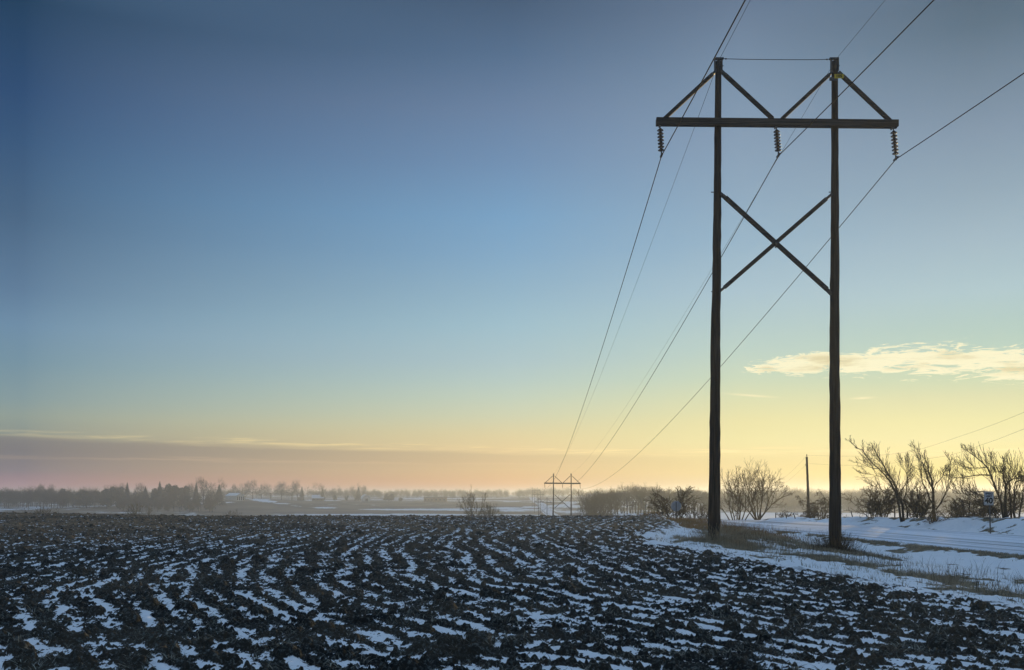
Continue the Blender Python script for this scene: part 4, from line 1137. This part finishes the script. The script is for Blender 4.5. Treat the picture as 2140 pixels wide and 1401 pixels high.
# low cloud bank on the left
nv = t.xyz(t.m('MULTIPLY', az, 5.0), t.m('MULTIPLY', el, 95.0), 0)
n1 = t.noise(nv, 1.0, 5, .6, .3); n2 = t.noise(t.xyz(t.m('MULTIPLY', az, 16), t.m('MULTIPLY', el, 330), 3), 1, 4, .6, .4)
topv = t.ramp(t.lin(-.6, .6, az), [(0, (.0585,) * 3 + (1,)), (.10, (.0575,) * 3 + (1,)), (.40, (.0505,) * 3 + (1,)), (.6, (.0455,) * 3 + (1,)), (1, (.041,) * 3 + (1,))])
d0 = t.m('SUBTRACT', t.m('ADD', topv, t.m('MULTIPLY', t.m('SUBTRACT', t.m('ADD', t.m('MULTIPLY', n1, .6), t.m('MULTIPLY', n2, .4)), .5), .018)), el)
band = t.m('MULTIPLY', t.ss(-.001, .006, d0), t.ss(.058, .006, d0))
wt = t.lin(-.55, .22, az, .62, .06)
wt = t.m('MINIMUM', t.m('MAXIMUM', wt, .0), .7)
c = t.mix(t.m('MULTIPLY', band, wt), c, srgb(124, 116, 118))
rim = t.m('MULTIPLY', t.m('EXPONENT', t.m('MULTIPLY', -1.0, t.m('POWER', t.m('DIVIDE', t.m('ABSOLUTE', t.m('ADD', d0, .0005)), .0035), 2.0))), t.ss(.42, .68, n2))
c = t.mix(t.m('MULTIPLY', rim, t.lin(-.5, .3, az, .22, .95)), c, srgb(255, 230, 165))
rim2 = t.m('MULTIPLY', t.m('EXPONENT', t.m('MULTIPLY', -1.0, t.m('POWER', t.m('DIVIDE', t.m('ABSOLUTE', t.m('SUBTRACT', d0, t.lin(-.5, .1, az, .022, .014))), .0013), 2.0))), t.ss(.36, .6, n1))
c = t.mix(t.m('MULTIPLY', rim2, t.m('MULTIPLY', .16, t.ss(.32, .12, az))), c, srgb(240, 205, 165))
# bright wisp on the right
wv = t.xyz(t.m('MULTIPLY', t.m('ADD', az, t.m('MULTIPLY', el, 1.2)), 26.0), t.m('MULTIPLY', t.m('SUBTRACT', el, t.m('MULTIPLY', az, .02)), 160.0), 7)
wn = t.noise(wv, 1.0, 10, .70, 1.3)
mid_ = t.ramp(t.lin(.2, .6, az), [(0, (.1285,) * 3 + (1,)), (.25, (.134,) * 3 + (1,)), (.5, (.134,) * 3 + (1,)), (.75, (.122,) * 3 + (1,)), (1, (.112,) * 3 + (1,))])
sig = t.ramp(t.lin(.2, .6, az), [(0, (.003,) * 3 + (1,)), (.08, (.005,) * 3 + (1,)), (.28, (.016,) * 3 + (1,)), (.6, (.020,) * 3 + (1,)), (1, (.021,) * 3 + (1,))])
env = t.m('EXPONENT', t.m('MULTIPLY', -1.0, t.m('POWER', t.m('DIVIDE', t.m('ABSOLUTE', t.m('SUBTRACT', el, mid_)), sig), 2.0)))
env = t.m('MULTIPLY', env, t.ss(.215, .262, az)); env = t.m('MULTIPLY', env, t.ss(.9, .62, az))
cl = t.ss(.495, .59, t.m('ADD', wn, t.m('MULTIPLY', t.m('SUBTRACT', env, .58), .36)))
cl = t.m('MULTIPLY', cl, t.ss(.02, .3, env))
core = t.m('MULTIPLY', t.ss(.62, .95, env), t.ss(.45, .66, t.noise(wv, .6, 4, .6)))
c = t.mix(t.m('MULTIPLY', cl, .85), c, t.mix(t.m('MULTIPLY', core, .8), srgb(255, 246, 206), srgb(216, 198, 146)))
for (a0, e0, wa, we, sl_, st) in ((.250, .1030, .020, .0011, -.10, .55), (.358, .0970, .009, .0011, .02, .6), (-.46, .0600, .05, .0016, -.03, .0)):
    aa_ = t.m('SUBTRACT', az, a0); ee_ = t.m('SUBTRACT', t.m('SUBTRACT', el, e0), t.m('MULTIPLY', aa_, sl_))
    g = t.m('EXPONENT', t.m('MULTIPLY', -1.0, t.m('ADD', t.m('POWER', t.m('ABSOLUTE', t.m('DIVIDE', aa_, wa)), 2.0), t.m('POWER', t.m('ABSOLUTE', t.m('DIVIDE', ee_, we)), 2.0))))
    c = t.mix(t.m('MULTIPLY', g, st), c, srgb(255, 242, 200))
t.link(c, bg.inputs[0]); bg.inputs[1].default_value = 1.0

# ------------------------------------------------------------------ camera and settings
cam = bpy.data.cameras.new('camera'); co = bpy.data.objects.new('camera', cam); COL.objects.link(co)
co.location = (0, 0, EYE); co.rotation_euler = (R(90), 0, 0)
cam.sensor_width = 36; cam.sensor_fit = 'HORIZONTAL'; cam.lens = F / 2140 * 36; cam.shift_y = (1035 - 700.5) / 2140
cam.clip_start = .1; cam.clip_end = 20000
SC.camera = co
SC.view_settings.view_transform = 'Standard'; SC.view_settings.look = 'None'; SC.view_settings.exposure = 0; SC.view_settings.gamma = 1
SC.render.engine = 'CYCLES'
SC.cycles.use_denoising = True; SC.cycles.volume_bounces = 1; SC.cycles.max_bounces = 6; SC.cycles.use_adaptive_sampling = True; SC.cycles.adaptive_threshold = .015
